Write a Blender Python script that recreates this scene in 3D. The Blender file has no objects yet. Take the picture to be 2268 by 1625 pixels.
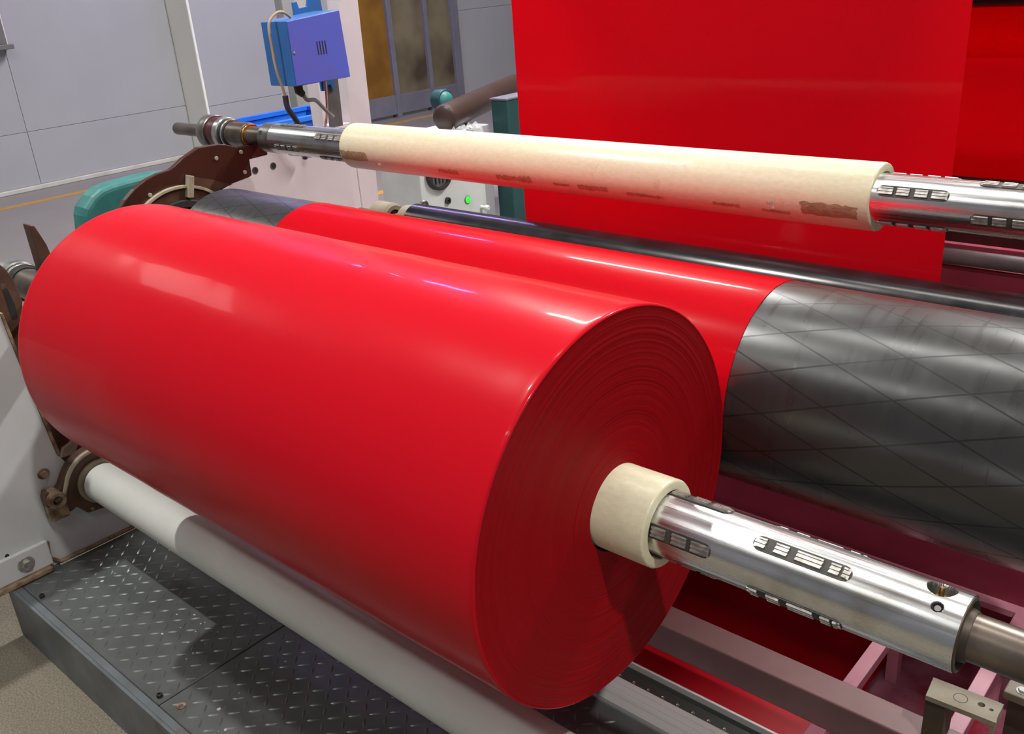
import bpy, bmesh, math, random
from mathutils import Vector, Matrix
random.seed(7)
PI = math.pi
S = bpy.context.scene
COL = S.collection

# ------------------------------------------------------------------ camera
cam_d = bpy.data.cameras.new('camera'); cam = bpy.data.objects.new('camera', cam_d); COL.objects.link(cam)
cam_d.sensor_fit = 'HORIZONTAL'; cam_d.sensor_width = 36.0; cam_d.lens = 2058.415 * 36.0 / 2268.0
cam_d.clip_start = 0.02; cam_d.clip_end = 100
RX = Vector((0.74692894, 0.66114609, -0.07059041))
UP = Vector((-0.21316487, 0.33867085, 0.91644028))
BK = Vector((0.62980783, -0.66946837, 0.39389618))
CAMH = 1.335
m = Matrix.Identity(4)
for i in range(3):
    m[i][0] = RX[i]; m[i][1] = UP[i]; m[i][2] = BK[i]
m.translation = (0, 0, CAMH)
cam.matrix_world = m
S.camera = cam

# ------------------------------------------------------------------ world, exposure
S.view_settings.view_transform = 'Standard'; S.view_settings.look = 'None'
S.view_settings.gamma = 1.0; S.view_settings.use_curve_mapping = False
S.view_settings.exposure = -0.12
W = bpy.data.worlds.new('hall_air'); S.world = W; W.use_nodes = True
bg = W.node_tree.nodes['Background']; bg.inputs[0].default_value = (0.92, 0.93, 1.0, 1); bg.inputs[1].default_value = 0.20

# lamp strengths (the lamps themselves are built in lamp(), below)
KEY = 2700.0      # compact high-bay lamp over the operator's aisle
TUBE = 110.0      # white tubes
VIOLET = 160.0    # violet tubes

# ------------------------------------------------------------------ helpers
def V(*a): return Vector(a)

def link(o, parent=None):
    COL.objects.link(o)
    if parent is not None: o.parent = parent
    return o

def worldloc(o):
    l = Vector((0, 0, 0))
    while o is not None:
        l = l + o.location; o = o.parent
    return l

def obj(name, bm, mt, parent=None, origin=(0, 0, 0), smooth=None, bevel=0, bseg=2):
    """bm is in world coordinates; origin is the object's own origin in the world"""
    O = Vector(origin)
    bmesh.ops.translate(bm, verts=bm.verts, vec=-O)
    bmesh.ops.recalc_face_normals(bm, faces=bm.faces)
    me = bpy.data.meshes.new(name); bm.to_mesh(me); bm.free()
    me.materials.append(mt)
    if smooth is not None:
        for p in me.polygons: p.use_smooth = True
        try: me.set_sharp_from_angle(angle=math.radians(smooth))
        except Exception: pass
    o = bpy.data.objects.new(name, me)
    link(o, parent)
    o.location = O - (worldloc(parent) if parent is not None else Vector((0, 0, 0)))
    if bevel:
        b = o.modifiers.new('bevel', 'BEVEL'); b.width = bevel; b.segments = bseg; b.limit_method = 'ANGLE'; b.angle_limit = math.radians(40)
    return o

def tag(o, label=None, cat=None, group=None, kind=None):
    if label: o['label'] = label
    if cat: o['category'] = cat
    if group: o['group'] = group
    if kind: o['kind'] = kind
    return o

def thing(name, label, cat, loc=(0, 0, 0), group=None):
    e = bpy.data.objects.new(name, None); e.empty_display_size = 0.05
    link(e); e.location = loc
    return tag(e, label, cat, group)

def struct(name, loc=(0, 0, 0)):
    e = bpy.data.objects.new(name, None); e.empty_display_size = 0.05; link(e); e.location = loc
    e['kind'] = 'structure'; return e

def NB(): return bmesh.new()

def add_box(bm, x0, x1, y0, y1, z0, z1):
    vs = [bm.verts.new((x, y, z)) for x in (x0, x1) for y in (y0, y1) for z in (z0, z1)]
    for f in ((0, 1, 3, 2), (4, 6, 7, 5), (0, 4, 5, 1), (2, 3, 7, 6), (0, 2, 6, 4), (1, 5, 7, 3)):
        bm.faces.new([vs[i] for i in f])
    return vs

def box(x0, x1, y0, y1, z0, z1):
    bm = NB(); add_box(bm, x0, x1, y0, y1, z0, z1); return bm

def add_prism(bm, pts, x0, x1):
    """polygon in the Y-Z plane extruded along X"""
    a = [bm.verts.new((x0, y, z)) for y, z in pts]; b = [bm.verts.new((x1, y, z)) for y, z in pts]
    n = len(pts)
    bm.faces.new(a); bm.faces.new(b[::-1])
    for i in range(n): bm.faces.new((a[i], b[i], b[(i + 1) % n], a[(i + 1) % n]))
    return a + b

def prism(pts, x0, x1):
    bm = NB(); add_prism(bm, pts, x0, x1); return bm

def zprism(pts, z0, z1):
    bm = NB()
    a = [bm.verts.new((x, y, z0)) for x, y in pts]; b = [bm.verts.new((x, y, z1)) for x, y in pts]
    n = len(pts); bm.faces.new(a); bm.faces.new(b[::-1])
    for i in range(n): bm.faces.new((a[i], b[i], b[(i + 1) % n], a[(i + 1) % n]))
    return bm

def add_lathe(bm, prof, y, z, n=64, close=False, x_off=0):
    """revolve [(x, r), ...] round the X-parallel axis through (y, z)"""
    rings = []
    for x, r in prof:
        if r <= 1e-6: rings.append([bm.verts.new((x + x_off, y, z))])
        else: rings.append([bm.verts.new((x + x_off, y + r * math.cos(2 * PI * k / n), z + r * math.sin(2 * PI * k / n))) for k in range(n)])
    prs = list(zip(rings, rings[1:])) + ([(rings[-1], rings[0])] if close else [])
    for a, b in prs:
        for k in range(n):
            k2 = (k + 1) % n
            if len(a) == 1 and len(b) == 1: continue
            if len(a) == 1: bm.faces.new((a[0], b[k], b[k2]))
            elif len(b) == 1: bm.faces.new((a[k], b[0], a[k2]))
            else: bm.faces.new((a[k], b[k], b[k2], a[k2]))

def lathe(prof, y, z, n=64, close=False):
    bm = NB(); add_lathe(bm, prof, y, z, n, close); return bm

def cyl(x0, x1, y, z, r, n=64, ch=0.001):
    return lathe([(x0, 0), (x0, r - ch), (x0 + ch, r), (x1 - ch, r), (x1, r - ch), (x1, 0)], y, z, n)

def ring(x0, x1, y, z, ro, ri, n=64, ch=0.001):
    return lathe([(x0, ri), (x0, ro - ch), (x0 + ch, ro), (x1 - ch, ro), (x1, ro - ch), (x1, ri)], y, z, n, close=True)

def add_tube(bm, pts, r, n=8, cap=True):
    pts = [Vector(p) for p in pts]
    rings = []; up = Vector((0.13, 0.21, 0.97))
    for i, p in enumerate(pts):
        t = (pts[min(i + 1, len(pts) - 1)] - pts[max(i - 1, 0)]).normalized()
        a = t.cross(up)
        if a.length < 1e-4: a = t.cross(Vector((1, 0, 0)))
        a.normalize(); b = t.cross(a)
        rr = r[i] if isinstance(r, (list, tuple)) else r
        rings.append([bm.verts.new(p + rr * (math.cos(2 * PI * k / n) * a + math.sin(2 * PI * k / n) * b)) for k in range(n)])
    for A, B in zip(rings, rings[1:]):
        for k in range(n): bm.faces.new((A[k], B[k], B[(k + 1) % n], A[(k + 1) % n]))
    if cap: bm.faces.new(rings[0][::-1]); bm.faces.new(rings[-1])

def tube(pts, r, n=8):
    bm = NB(); add_tube(bm, pts, r, n); return bm

def spline(P, k=6):
    P = [Vector(p) for p in P]; out = []
    for i in range(len(P) - 1):
        a = P[max(i - 1, 0)]; b = P[i]; c = P[i + 1]; d = P[min(i + 2, len(P) - 1)]
        for j in range(k):
            t = j / k
            out.append(0.5 * ((2 * b) + (c - a) * t + (2 * a - 5 * b + 4 * c - d) * t * t + (3 * b - a - 3 * c + d) * t ** 3))
    return out + [P[-1]]

def hexbolt(c, axis, r, h):
    """hexagonal bolt head; axis 'x' or 'z'"""
    bm = NB()
    def pt(k, rr, d):
        a, b = rr * math.cos(k), rr * math.sin(k)
        return (c[0] + d, c[1] + a, c[2] + b) if axis == 'x' else (c[0] + a, c[1] + b, c[2] + d)
    for rr, n, d0, d1 in ((r * 1.5, 20, 0, h * .25), (r, 6, h * .25, h)):
        A = [bm.verts.new(pt(2 * PI * k / n, rr, d0)) for k in range(n)]; B = [bm.verts.new(pt(2 * PI * k / n, rr * .94, d1)) for k in range(n)]
        bm.faces.new(A); bm.faces.new(B)
        for k in range(n): bm.faces.new((A[k], B[k], B[(k + 1) % n], A[(k + 1) % n]))
    return bm

# ------------------------------------------------------------------ materials
def nodes(name):
    mt = bpy.data.materials.new(name); mt.use_nodes = True
    nt = mt.node_tree; return mt, nt, nt.nodes['Principled BSDF'], nt.nodes, nt.links

def c4(c): return (c[0], c[1], c[2], 1)

def pm(name, col, col2=None, rough=.5, metal=0, scale=12, stretch=(1, 1, 1), lo=.35, hi=.65, bump=0, bscale=None, coat=0, crough=.1, spec=.5, rvar=.08, detail=4, dirt=None, dscale=6, dlo=.6, dhi=.75):
    """procedural paint/metal: noise blends two tones, varies roughness and adds fine relief; dirt adds stains"""
    mt, nt, P, N, L = nodes(name)
    tc = N.new('ShaderNodeTexCoord'); mp = N.new('ShaderNodeMapping'); mp.inputs['Scale'].default_value = stretch
    L.new(tc.outputs['Object'], mp.inputs['Vector'])
    no = N.new('ShaderNodeTexNoise'); no.inputs['Scale'].default_value = scale; no.inputs['Detail'].default_value = detail
    L.new(mp.outputs[0], no.inputs['Vector'])
    rp = N.new('ShaderNodeMapRange'); rp.inputs[1].default_value = lo; rp.inputs[2].default_value = hi
    L.new(no.outputs['Fac'], rp.inputs[0])
    mx = N.new('ShaderNodeMix'); mx.data_type = 'RGBA'
    mx.inputs[6].default_value = c4(col); mx.inputs[7].default_value = c4(col2 or [v * .85 for v in col])
    L.new(rp.outputs[0], mx.inputs[0]); out = mx.outputs[2]
    if dirt:
        n2 = N.new('ShaderNodeTexNoise'); n2.inputs['Scale'].default_value = dscale; n2.inputs['Detail'].default_value = 8; n2.inputs['Roughness'].default_value = .7
        L.new(tc.outputs['Object'], n2.inputs['Vector'])
        r2 = N.new('ShaderNodeMapRange'); r2.inputs[1].default_value = dlo; r2.inputs[2].default_value = dhi; L.new(n2.outputs['Fac'], r2.inputs[0])
        m2 = N.new('ShaderNodeMix'); m2.data_type = 'RGBA'; m2.inputs[7].default_value = c4(dirt)
        L.new(r2.outputs[0], m2.inputs[0]); L.new(out, m2.inputs[6]); out = m2.outputs[2]
    L.new(out, P.inputs['Base Color'])
    rr = N.new('ShaderNodeMapRange'); rr.inputs[3].default_value = max(rough - rvar, .02); rr.inputs[4].default_value = rough + rvar
    L.new(no.outputs['Fac'], rr.inputs[0]); L.new(rr.outputs[0], P.inputs['Roughness'])
    P.inputs['Metallic'].default_value = metal; P.inputs['Specular IOR Level'].default_value = spec
    P.inputs['Coat Weight'].default_value = coat; P.inputs['Coat Roughness'].default_value = crough
    if bump:
        nb = N.new('ShaderNodeTexNoise'); nb.inputs['Scale'].default_value = bscale or scale * 4; nb.inputs['Detail'].default_value = 3
        L.new(mp.outputs[0], nb.inputs['Vector'])
        b = N.new('ShaderNodeBump'); b.inputs['Strength'].default_value = bump; b.inputs['Distance'].default_value = .002
        L.new(nb.outputs['Fac'], b.inputs['Height']); L.new(b.outputs[0], P.inputs['Normal'])
    return mt

def emat(name, col, strength):
    mt, nt, P, N, L = nodes(name)
    P.inputs['Base Color'].default_value = c4([.8 * v for v in col]); P.inputs['Emission Color'].default_value = c4(col); P.inputs['Emission Strength'].default_value = strength
    return mt

M = {}
# red stretch film: saturated base with a soft lobe and a sharp clear surface
def film_mat(name, base, rough, coat, crough, bump, transl=0):
    mt, nt, P, N, L = nodes(name)
    P.inputs['Base Color'].default_value = c4(base); P.inputs['Roughness'].default_value = rough
    P.inputs['Coat Weight'].default_value = coat; P.inputs['Coat Roughness'].default_value = crough; P.inputs['Coat IOR'].default_value = 1.5
    P.inputs['Specular IOR Level'].default_value = .045
    tc = N.new('ShaderNodeTexCoord'); mp = N.new('ShaderNodeMapping'); mp.inputs['Scale'].default_value = (9, 2, 2)
    no = N.new('ShaderNodeTexNoise'); no.inputs['Scale'].default_value = 1.3; no.inputs['Detail'].default_value = 2
    L.new(tc.outputs['Object'], mp.inputs[0]); L.new(mp.outputs[0], no.inputs['Vector'])
    b = N.new('ShaderNodeBump'); b.inputs['Strength'].default_value = bump; b.inputs['Distance'].default_value = .004
    L.new(no.outputs['Fac'], b.inputs['Height']); L.new(b.outputs[0], P.inputs['Normal']); L.new(b.outputs[0], P.inputs['Coat Normal'])
    if transl:
        t = N.new('ShaderNodeBsdfTranslucent'); t.inputs['Color'].default_value = c4([min(1, 1.2 * v) for v in base])
        x = N.new('ShaderNodeMixShader'); x.inputs[0].default_value = transl
        L.new(P.outputs[0], x.inputs[1]); L.new(t.outputs[0], x.inputs[2]); L.new(x.outputs[0], N['Material Output'].inputs['Surface'])
    return mt
M['film'] = film_mat('red_film', (.55, .006, .0155), .28, .10, .06, .04)
M['web'] = film_mat('red_film_span', (.74, .005, .018), .28, .17, .06, .02, .46)

# edge of the wound roll: fine rings
mt, nt, P, N, L = nodes('wound_film_edge'); M['edge'] = mt
tc = N.new('ShaderNodeTexCoord'); sp = N.new('ShaderNodeSeparateXYZ'); L.new(tc.outputs['Object'], sp.inputs[0])
cb = N.new('ShaderNodeCombineXYZ'); L.new(sp.outputs[1], cb.inputs[0]); L.new(sp.outputs[2], cb.inputs[1])
ln = N.new('ShaderNodeVectorMath'); ln.operation = 'LENGTH'; L.new(cb.outputs[0], ln.inputs[0])
n1 = N.new('ShaderNodeTexNoise'); n1.noise_dimensions = '1D'; n1.inputs['Scale'].default_value = 330; n1.inputs['Detail'].default_value = 5; n1.inputs['Roughness'].default_value = .75
L.new(ln.outputs['Value'], n1.inputs['W'])
n2 = N.new('ShaderNodeTexNoise'); n2.noise_dimensions = '1D'; n2.inputs['Scale'].default_value = 30; n2.inputs['Detail'].default_value = 2
L.new(ln.outputs['Value'], n2.inputs['W'])
cr = N.new('ShaderNodeMapRange'); cr.inputs[1].default_value = .3; cr.inputs[2].default_value = .7; L.new(n1.outputs['Fac'], cr.inputs[0])
mx = N.new('ShaderNodeMix'); mx.data_type = 'RGBA'; mx.inputs[6].default_value = (.34, .001, .005, 1); mx.inputs[7].default_value = (.27, .0008, .004, 1)
L.new(cr.outputs[0], mx.inputs[0]); L.new(mx.outputs[2], P.inputs['Base Color'])
P.inputs['Roughness'].default_value = .5; P.inputs['Specular IOR Level'].default_value = .12
b = N.new('ShaderNodeBump'); b.inputs['Strength'].default_value = .55; b.inputs['Distance'].default_value = .0012
L.new(n1.outputs['Fac'], b.inputs['Height']); L.new(b.outputs[0], P.inputs['Normal'])

# cream plastic core with speckle and brown rubbed patches
M['core'] = pm('cream_plastic', (.80, .74, .54), (.74, .67, .46), rough=.34, scale=90, stretch=(1, 2, 2), bump=.12, bscale=420, dirt=(.52, .38, .22), dscale=11, dlo=.62, dhi=.78, coat=.2, crough=.2)
M['core_in'] = pm('core_cut_end', (.70, .64, .38), (.60, .52, .28), rough=.5, scale=30)
M['rub'] = pm('rubbed_brown_core', (.60, .44, .27), (.42, .28, .16), rough=.6, scale=70, dirt=(.26, .15, .08), dscale=60, dlo=.6, dhi=.7)
M['paper'] = pm('brown_tape_residue', (.46, .32, .19), (.33, .22, .12), rough=.7, scale=60, dirt=(.24, .14, .08), dscale=45, bump=.4)
# steel air shaft: bright, drawn along its length
mt, nt, P, N, L = nodes('bright_shaft_steel'); M['shaft'] = mt
tc = N.new('ShaderNodeTexCoord'); mp = N.new('ShaderNodeMapping'); mp.inputs['Scale'].default_value = (1.2, 60, 60)
L.new(tc.outputs['Object'], mp.inputs[0]); n1 = N.new('ShaderNodeTexNoise'); n1.inputs['Scale'].default_value = 4; n1.inputs['Detail'].default_value = 5; L.new(mp.outputs[0], n1.inputs['Vector'])
n2 = N.new('ShaderNodeTexNoise'); n2.inputs['Scale'].default_value = 14; n2.inputs['Detail'].default_value = 6; L.new(tc.outputs['Object'], n2.inputs['Vector'])
r1 = N.new('ShaderNodeMapRange'); r1.inputs[1].default_value = .25; r1.inputs[2].default_value = .75; r1.inputs[3].default_value = .17; r1.inputs[4].default_value = .40; L.new(n1.outputs['Fac'], r1.inputs[0]); L.new(r1.outputs[0], P.inputs['Roughness'])
r2 = N.new('ShaderNodeMapRange'); r2.inputs[1].default_value = .55; r2.inputs[2].default_value = .8; L.new(n2.outputs['Fac'], r2.inputs[0])
mx = N.new('ShaderNodeMix'); mx.data_type = 'RGBA'; mx.inputs[6].default_value = (.80, .81, .82, 1); mx.inputs[7].default_value = (.50, .46, .38, 1); L.new(r2.outputs[0], mx.inputs[0]); L.new(mx.outputs[2], P.inputs['Base Color'])
P.inputs['Metallic'].default_value = 1.0
b = N.new('ShaderNodeBump'); b.inputs['Strength'].default_value = .10; b.inputs['Distance'].default_value = .001; L.new(n1.outputs['Fac'], b.inputs['Height']); L.new(b.outputs[0], P.inputs['Normal'])
M['lug'] = pm('worn_lug_metal', (.62, .61, .58), (.36, .34, .31), rough=.4, metal=.85, scale=120)
M['lug_dark'] = pm('dark_lug_slot', (.035, .033, .03), (.07, .065, .055), rough=.65, scale=90)
M['oilsteel'] = pm('oily_brown_steel', (.22, .18, .15), (.12, .09, .075), rough=.34, metal=.75, scale=14, dirt=(.09, .05, .035), dscale=18)
M['oildark'] = pm('dark_oily_end_face', (.10, .075, .055), (.06, .045, .035), rough=.5, metal=.4, scale=20)
M['collar'] = pm('worn_collar_steel', (.30, .29, .27), (.17, .16, .15), rough=.35, metal=.8, scale=22, dirt=(.07, .03, .03), dscale=20)
M['brightring'] = pm('bright_collar_ring', (.62, .63, .60), (.45, .46, .44), rough=.28, metal=.9, scale=30)
M['black'] = pm('black_gap', (.012, .011, .012), (.03, .028, .028), rough=.6, scale=30)
M['redseal'] = pm('dark_red_grease', (.085, .018, .02), (.04, .012, .014), rough=.35, scale=30)
M['brass'] = pm('brass', (.78, .48, .16), (.60, .34, .10), rough=.25, metal=1, scale=60)
# rubber contact drum with faint crossing spiral lines
mt, nt, P, N, L = nodes('black_rubber_drum'); M['drum'] = mt
tc = N.new('ShaderNodeTexCoord'); sp = N.new('ShaderNodeSeparateXYZ'); L.new(tc.outputs['Object'], sp.inputs[0])
at2 = N.new('ShaderNodeMath'); at2.operation = 'ARCTAN2'; L.new(sp.outputs[2], at2.inputs[0]); L.new(sp.outputs[1], at2.inputs[1])
def helix(sign, kx, ka, w):
    a = N.new('ShaderNodeMath'); a.operation = 'MULTIPLY'; L.new(sp.outputs[0], a.inputs[0]); a.inputs[1].default_value = kx
    c = N.new('ShaderNodeMath'); c.operation = 'MULTIPLY_ADD'; L.new(at2.outputs[0], c.inputs[0]); c.inputs[1].default_value = sign * ka / (2 * PI); L.new(a.outputs[0], c.inputs[2])
    f = N.new('ShaderNodeMath'); f.operation = 'FRACT'; L.new(c.outputs[0], f.inputs[0])
    g = N.new('ShaderNodeMath'); g.operation = 'LESS_THAN'; L.new(f.outputs[0], g.inputs[0]); g.inputs[1].default_value = w
    return g
h1 = helix(1, 6.2, 17, .042); h2 = helix(-1, 6.2, 17, .042)
hm = N.new('ShaderNodeMath'); hm.operation = 'MAXIMUM'; L.new(h1.outputs[0], hm.inputs[0]); L.new(h2.outputs[0], hm.inputs[1])
n1 = N.new('ShaderNodeTexNoise'); n1.inputs['Scale'].default_value = 9; n1.inputs['Detail'].default_value = 7; L.new(tc.outputs['Object'], n1.inputs['Vector'])
ml = N.new('ShaderNodeMath'); ml.operation = 'MULTIPLY'; L.new(hm.outputs[0], ml.inputs[0]); L.new(n1.outputs['Fac'], ml.inputs[1])
mx = N.new('ShaderNodeMix'); mx.data_type = 'RGBA'; mx.inputs[6].default_value = (.012, .012, .013, 1); mx.inputs[7].default_value = (.028, .026, .025, 1); L.new(n1.outputs['Fac'], mx.inputs[0])
mx2 = N.new('ShaderNodeMix'); mx2.data_type = 'RGBA'; mx2.inputs[7].default_value = (.004, .004, .004, 1); L.new(ml.outputs[0], mx2.inputs[0]); L.new(mx.outputs[2], mx2.inputs[6]); L.new(mx2.outputs[2], P.inputs['Base Color'])
mp = N.new('ShaderNodeMapping'); mp.inputs['Scale'].default_value = (40, 3, 3); L.new(tc.outputs['Object'], mp.inputs[0])
n2 = N.new('ShaderNodeTexNoise'); n2.inputs['Scale'].default_value = 2.2; n2.inputs['Detail'].default_value = 5; L.new(mp.outputs[0], n2.inputs['Vector'])
rr = N.new('ShaderNodeMapRange'); rr.inputs[1].default_value = .3; rr.inputs[2].default_value = .7; rr.inputs[3].default_value = .26; rr.inputs[4].default_value = .33; L.new(n2.outputs['Fac'], rr.inputs[0]); 
ra = N.new('ShaderNodeMath'); ra.operation = 'MULTIPLY_ADD'; L.new(ml.outputs[0], ra.inputs[0]); ra.inputs[1].default_value = .10; L.new(rr.outputs[0], ra.inputs[2]); L.new(ra.outputs[0], P.inputs['Roughness'])
P.inputs['Specular IOR Level'].default_value = .3; P.inputs['Coat IOR'].default_value = 1.62; L.new(ra.outputs[0], P.inputs['Coat Roughness'])
cw = N.new('ShaderNodeMath'); cw.operation = 'MULTIPLY_ADD'; L.new(ml.outputs[0], cw.inputs[0]); cw.inputs[1].default_value = -1.1; cw.inputs[2].default_value = .9; L.new(cw.outputs[0], P.inputs['Coat Weight'])
b = N.new('ShaderNodeBump'); b.inputs['Strength'].default_value = .05; b.inputs['Distance'].default_value = .001; b.invert = True; L.new(ml.outputs[0], b.inputs['Height']); L.new(b.outputs[0], P.inputs['Normal'])
M['blackroll'] = pm('polished_black_roller', (.010, .0095, .012), (.018, .016, .020), rough=.22, scale=20, spec=.6)
M['white'] = pm('white_roller_paint', (.74, .76, .72), (.70, .71, .67), rough=.38, scale=8, dirt=(.16, .13, .10), dscale=36, dlo=.735, dhi=.77, spec=.5)
M['frame'] = pm('pink_lit_frame_paint', (.76, .68, .71), (.70, .61, .65), rough=.45, scale=6, dirt=(.36, .26, .17), dscale=5, dlo=.68, dhi=.85)  # white paint with the film's pink bounce light mixed into the colour
M['frame_low'] = pm('worn_white_frame_paint', (.62, .63, .64), (.54, .55, .55), rough=.5, scale=5, dirt=(.30, .24, .16), dscale=7, dlo=.66, dhi=.82)
M['rust'] = pm('rusty_edge', (.34, .26, .17), (.16, .08, .04), rough=.75, scale=40, dirt=(.10, .045, .02), dscale=22, dlo=.5, dhi=.65, bump=.4)
M['brown'] = pm('oxide_brown_plate', (.062, .022, .014), (.040, .014, .011), rough=.30, scale=7, dirt=(.15, .075, .035), dscale=9, spec=.5)
M['brown2'] = pm('dark_oxide_casting', (.060, .026, .016), (.11, .052, .028), rough=.55, scale=18, dirt=(.21, .12, .06), dscale=24, bump=.3)
M['cream'] = pm('cream_worn_rim', (.46, .41, .31), (.32, .26, .18), rough=.6, scale=26)
M['teal'] = pm('turquoise_paint', (.045, .21, .20), (.030, .15, .145), rough=.5, scale=18, bump=.12)
M['tealdk'] = pm('dark_teal_paint', (.016, .075, .078), (.012, .055, .060), rough=.5, scale=6)
M['blue'] = pm('blue_enamel_lit', (.10, .15, .68), (.12, .14, .60), rough=.38, scale=5)  # front cover copy, lighter and more violet for the light it catches
M['bluedk'] = pm('blue_enamel_shaded', (.030, .16, .46), (.028, .13, .38), rough=.4, scale=5)  # same enamel for sides and mount, darker to stand for shade
M['crate'] = pm('blue_plastic', (.02, .17, .72), (.02, .13, .60), rough=.4, scale=6)
M['grey'] = pm('grey_steel', (.17, .165, .17), (.13, .125, .13), rough=.5, metal=.3, scale=12)
M['plate'] = pm('grey_green_checker_plate', (.135, .148, .146), (.100, .108, .105), rough=.38, scale=14, metal=.25, dirt=(.06, .052, .045), dscale=9, dlo=.55, dhi=.8, spec=.6)
M['plug'] = pm('worn_tread_lug', (.175, .188, .184), (.13, .14, .136), rough=.33, scale=60, metal=.4, spec=.6)
M['splash'] = pm('white_paint_spatter', (.55, .56, .52), (.45, .46, .42), rough=.6, scale=60)
M['edgeiron'] = pm('blue_grey_edge_iron', (.18, .205, .225), (.13, .145, .155), rough=.45, metal=.3, scale=9, dirt=(.13, .065, .035), dscale=7, dlo=.56, dhi=.74)
M['alu'] = pm('aluminium', (.72, .71, .70), (.64, .63, .62), rough=.4, metal=.2, scale=8, stretch=(.3, 8, 8))
M['aludk'] = pm('dark_channel', (.075, .088, .082), (.05, .06, .056), rough=.35, metal=.5, scale=8, stretch=(.3, 12, 12))
M['base'] = pm('base_plate_red_bounce', (.66, .30, .38), (.56, .20, .28), rough=.36, scale=5, spec=.5, dirt=(.20, .06, .08), dscale=4)  # pink of light bounced off the film is mixed into the steel colour
M['webplate'] = pm('web_plate_red_bounce', (.30, .035, .07), (.22, .02, .045), rough=.4, scale=5)  # crimson stands for red light bounced off the film
M['maroon'] = pm('dark_cavity_tone', (.06, .006, .010), (.035, .004, .006), rough=.5, scale=4)  # shade of the rear cavity put into a dark colour
M['tray'] = pm('red_film_in_tray', (.55, .004, .016), (.42, .003, .013), rough=.38, scale=4, coat=.3, crough=.2)
M['trayfloor'] = pm('tray_floor_red_bounce', (.52, .22, .31), (.40, .13, .20), rough=.42, scale=7, dirt=(.34, .02, .04), dscale=3.2, dlo=.45, dhi=.6)  # bounced red put into the floor tone; red patches stand for film reflections
M['barsteel'] = pm('brown_grey_square_bar', (.24, .13, .13), (.19, .10, .10), rough=.42, scale=7, spec=.4)
M['tan'] = pm('olive_tan_steel', (.30, .26, .19), (.23, .19, .13), rough=.55, scale=16, dirt=(.12, .08, .04), dscale=12)
M['darkpost'] = pm('dark_rusty_post', (.085, .06, .035), (.05, .036, .024), rough=.6, scale=14)
M['wall'] = pm('white_wall_panel', (.375, .375, .40), (.35, .35, .375), rough=.6, scale=1.2, spec=.3)
M['pier'] = pm('cream_white_return', (.84, .85, .79), (.80, .81, .75), rough=.6, scale=1.5)
M['joint'] = pm('panel_joint', (.34, .34, .36), (.28, .28, .30), rough=.8, scale=4)
M['column'] = pm('grey_green_column', (.36, .37, .33), (.30, .31, .27), rough=.6, scale=3)
M['skirt'] = pm('pale_skirting', (.56, .55, .50), (.46, .45, .40), rough=.6, scale=5)
M['wframe'] = pm('grey_violet_frame', (.17, .165, .205), (.14, .135, .17), rough=.45, scale=5)
def pane_mat(name, c1, c2, sc):
    mt, nt, P, N, L = nodes(name)
    tc = N.new('ShaderNodeTexCoord'); n1 = N.new('ShaderNodeTexNoise'); n1.inputs['Scale'].default_value = sc; n1.inputs['Detail'].default_value = 2; L.new(tc.outputs['Object'], n1.inputs['Vector'])
    rp = N.new('ShaderNodeMapRange'); rp.inputs[1].default_value = .35; rp.inputs[2].default_value = .65; L.new(n1.outputs['Fac'], rp.inputs[0])
    mx = N.new('ShaderNodeMix'); mx.data_type = 'RGBA'; mx.inputs[6].default_value = c4(c1); mx.inputs[7].default_value = c4(c2); L.new(rp.outputs[0], mx.inputs[0]); L.new(mx.outputs[2], P.inputs['Base Color'])
    P.inputs['Roughness'].default_value = .22; P.inputs['Specular IOR Level'].default_value = .5; P.inputs['Transmission Weight'].default_value = .12
    return mt
M['pane_amber'] = pane_mat('amber_pane', (.30, .145, .022), (.19, .085, .015), 3.0)
M['pane_brown'] = pane_mat('brown_grey_pane', (.22, .185, .115), (.075, .055, .036), 2.4)
M['ceil'] = pm('ceiling_sheet', (.66, .66, .66), (.60, .60, .60), rough=.7, scale=2)
M['housing'] = pm('lamp_housing', (.5, .5, .5), (.42, .42, .42), rough=.5, scale=4)
M['lampw'] = emat('lamp_glass', (1.0, .985, .95), TUBE * .3)
M['lampb'] = emat('bright_lamp_glass', (1.0, .985, .95), TUBE * 3.0)
M['lampr'] = emat('added_right_lamp_glass', (1.0, .985, .95), TUBE * 3.0)
M['lampk'] = emat('highbay_glass', (1.0, .985, .94), KEY)
M['lampf'] = emat('added_front_lamp_glass', (1.0, .985, .95), TUBE * .25)
M['lampd'] = emat('dome_lamp_glass', (1.0, .985, .94), KEY * .0026)
M['lampv'] = emat('violet_lamp_glass', (.50, .36, 1.0), VIOLET * .7)
M['green'] = emat('green_indicator', (.02, 1.0, .03), 1.1)
M['cable'] = pm('tan_cable', (.50, .36, .24), (.42, .29, .19), rough=.45, scale=20)
M['cabledk'] = pm('dark_violet_sheath', (.05, .035, .075), (.03, .02, .04), rough=.5, scale=30)
M['cablegr'] = pm('grey_cable', (.26, .24, .25), (.2, .18, .19), rough=.45, scale=20)
M['cablepk'] = pm('pink_cable', (.55, .26, .24), (.45, .2, .19), rough=.45, scale=20)
M['cab'] = pm('white_cabinet_paint', (.60, .62, .61), (.52, .54, .53), rough=.45, scale=5)
M['darktube'] = pm('dark_brown_tube', (.060, .034, .028), (.045, .024, .020), rough=.35, scale=4, spec=.6)
mt, nt, P, N, L = nodes('clear_plastic'); M['clear'] = mt
P.inputs['Base Color'].default_value = (.8, .82, .86, 1); P.inputs['Roughness'].default_value = .15; P.inputs['Transmission Weight'].default_value = .75; P.inputs['IOR'].default_value = 1.2
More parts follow.
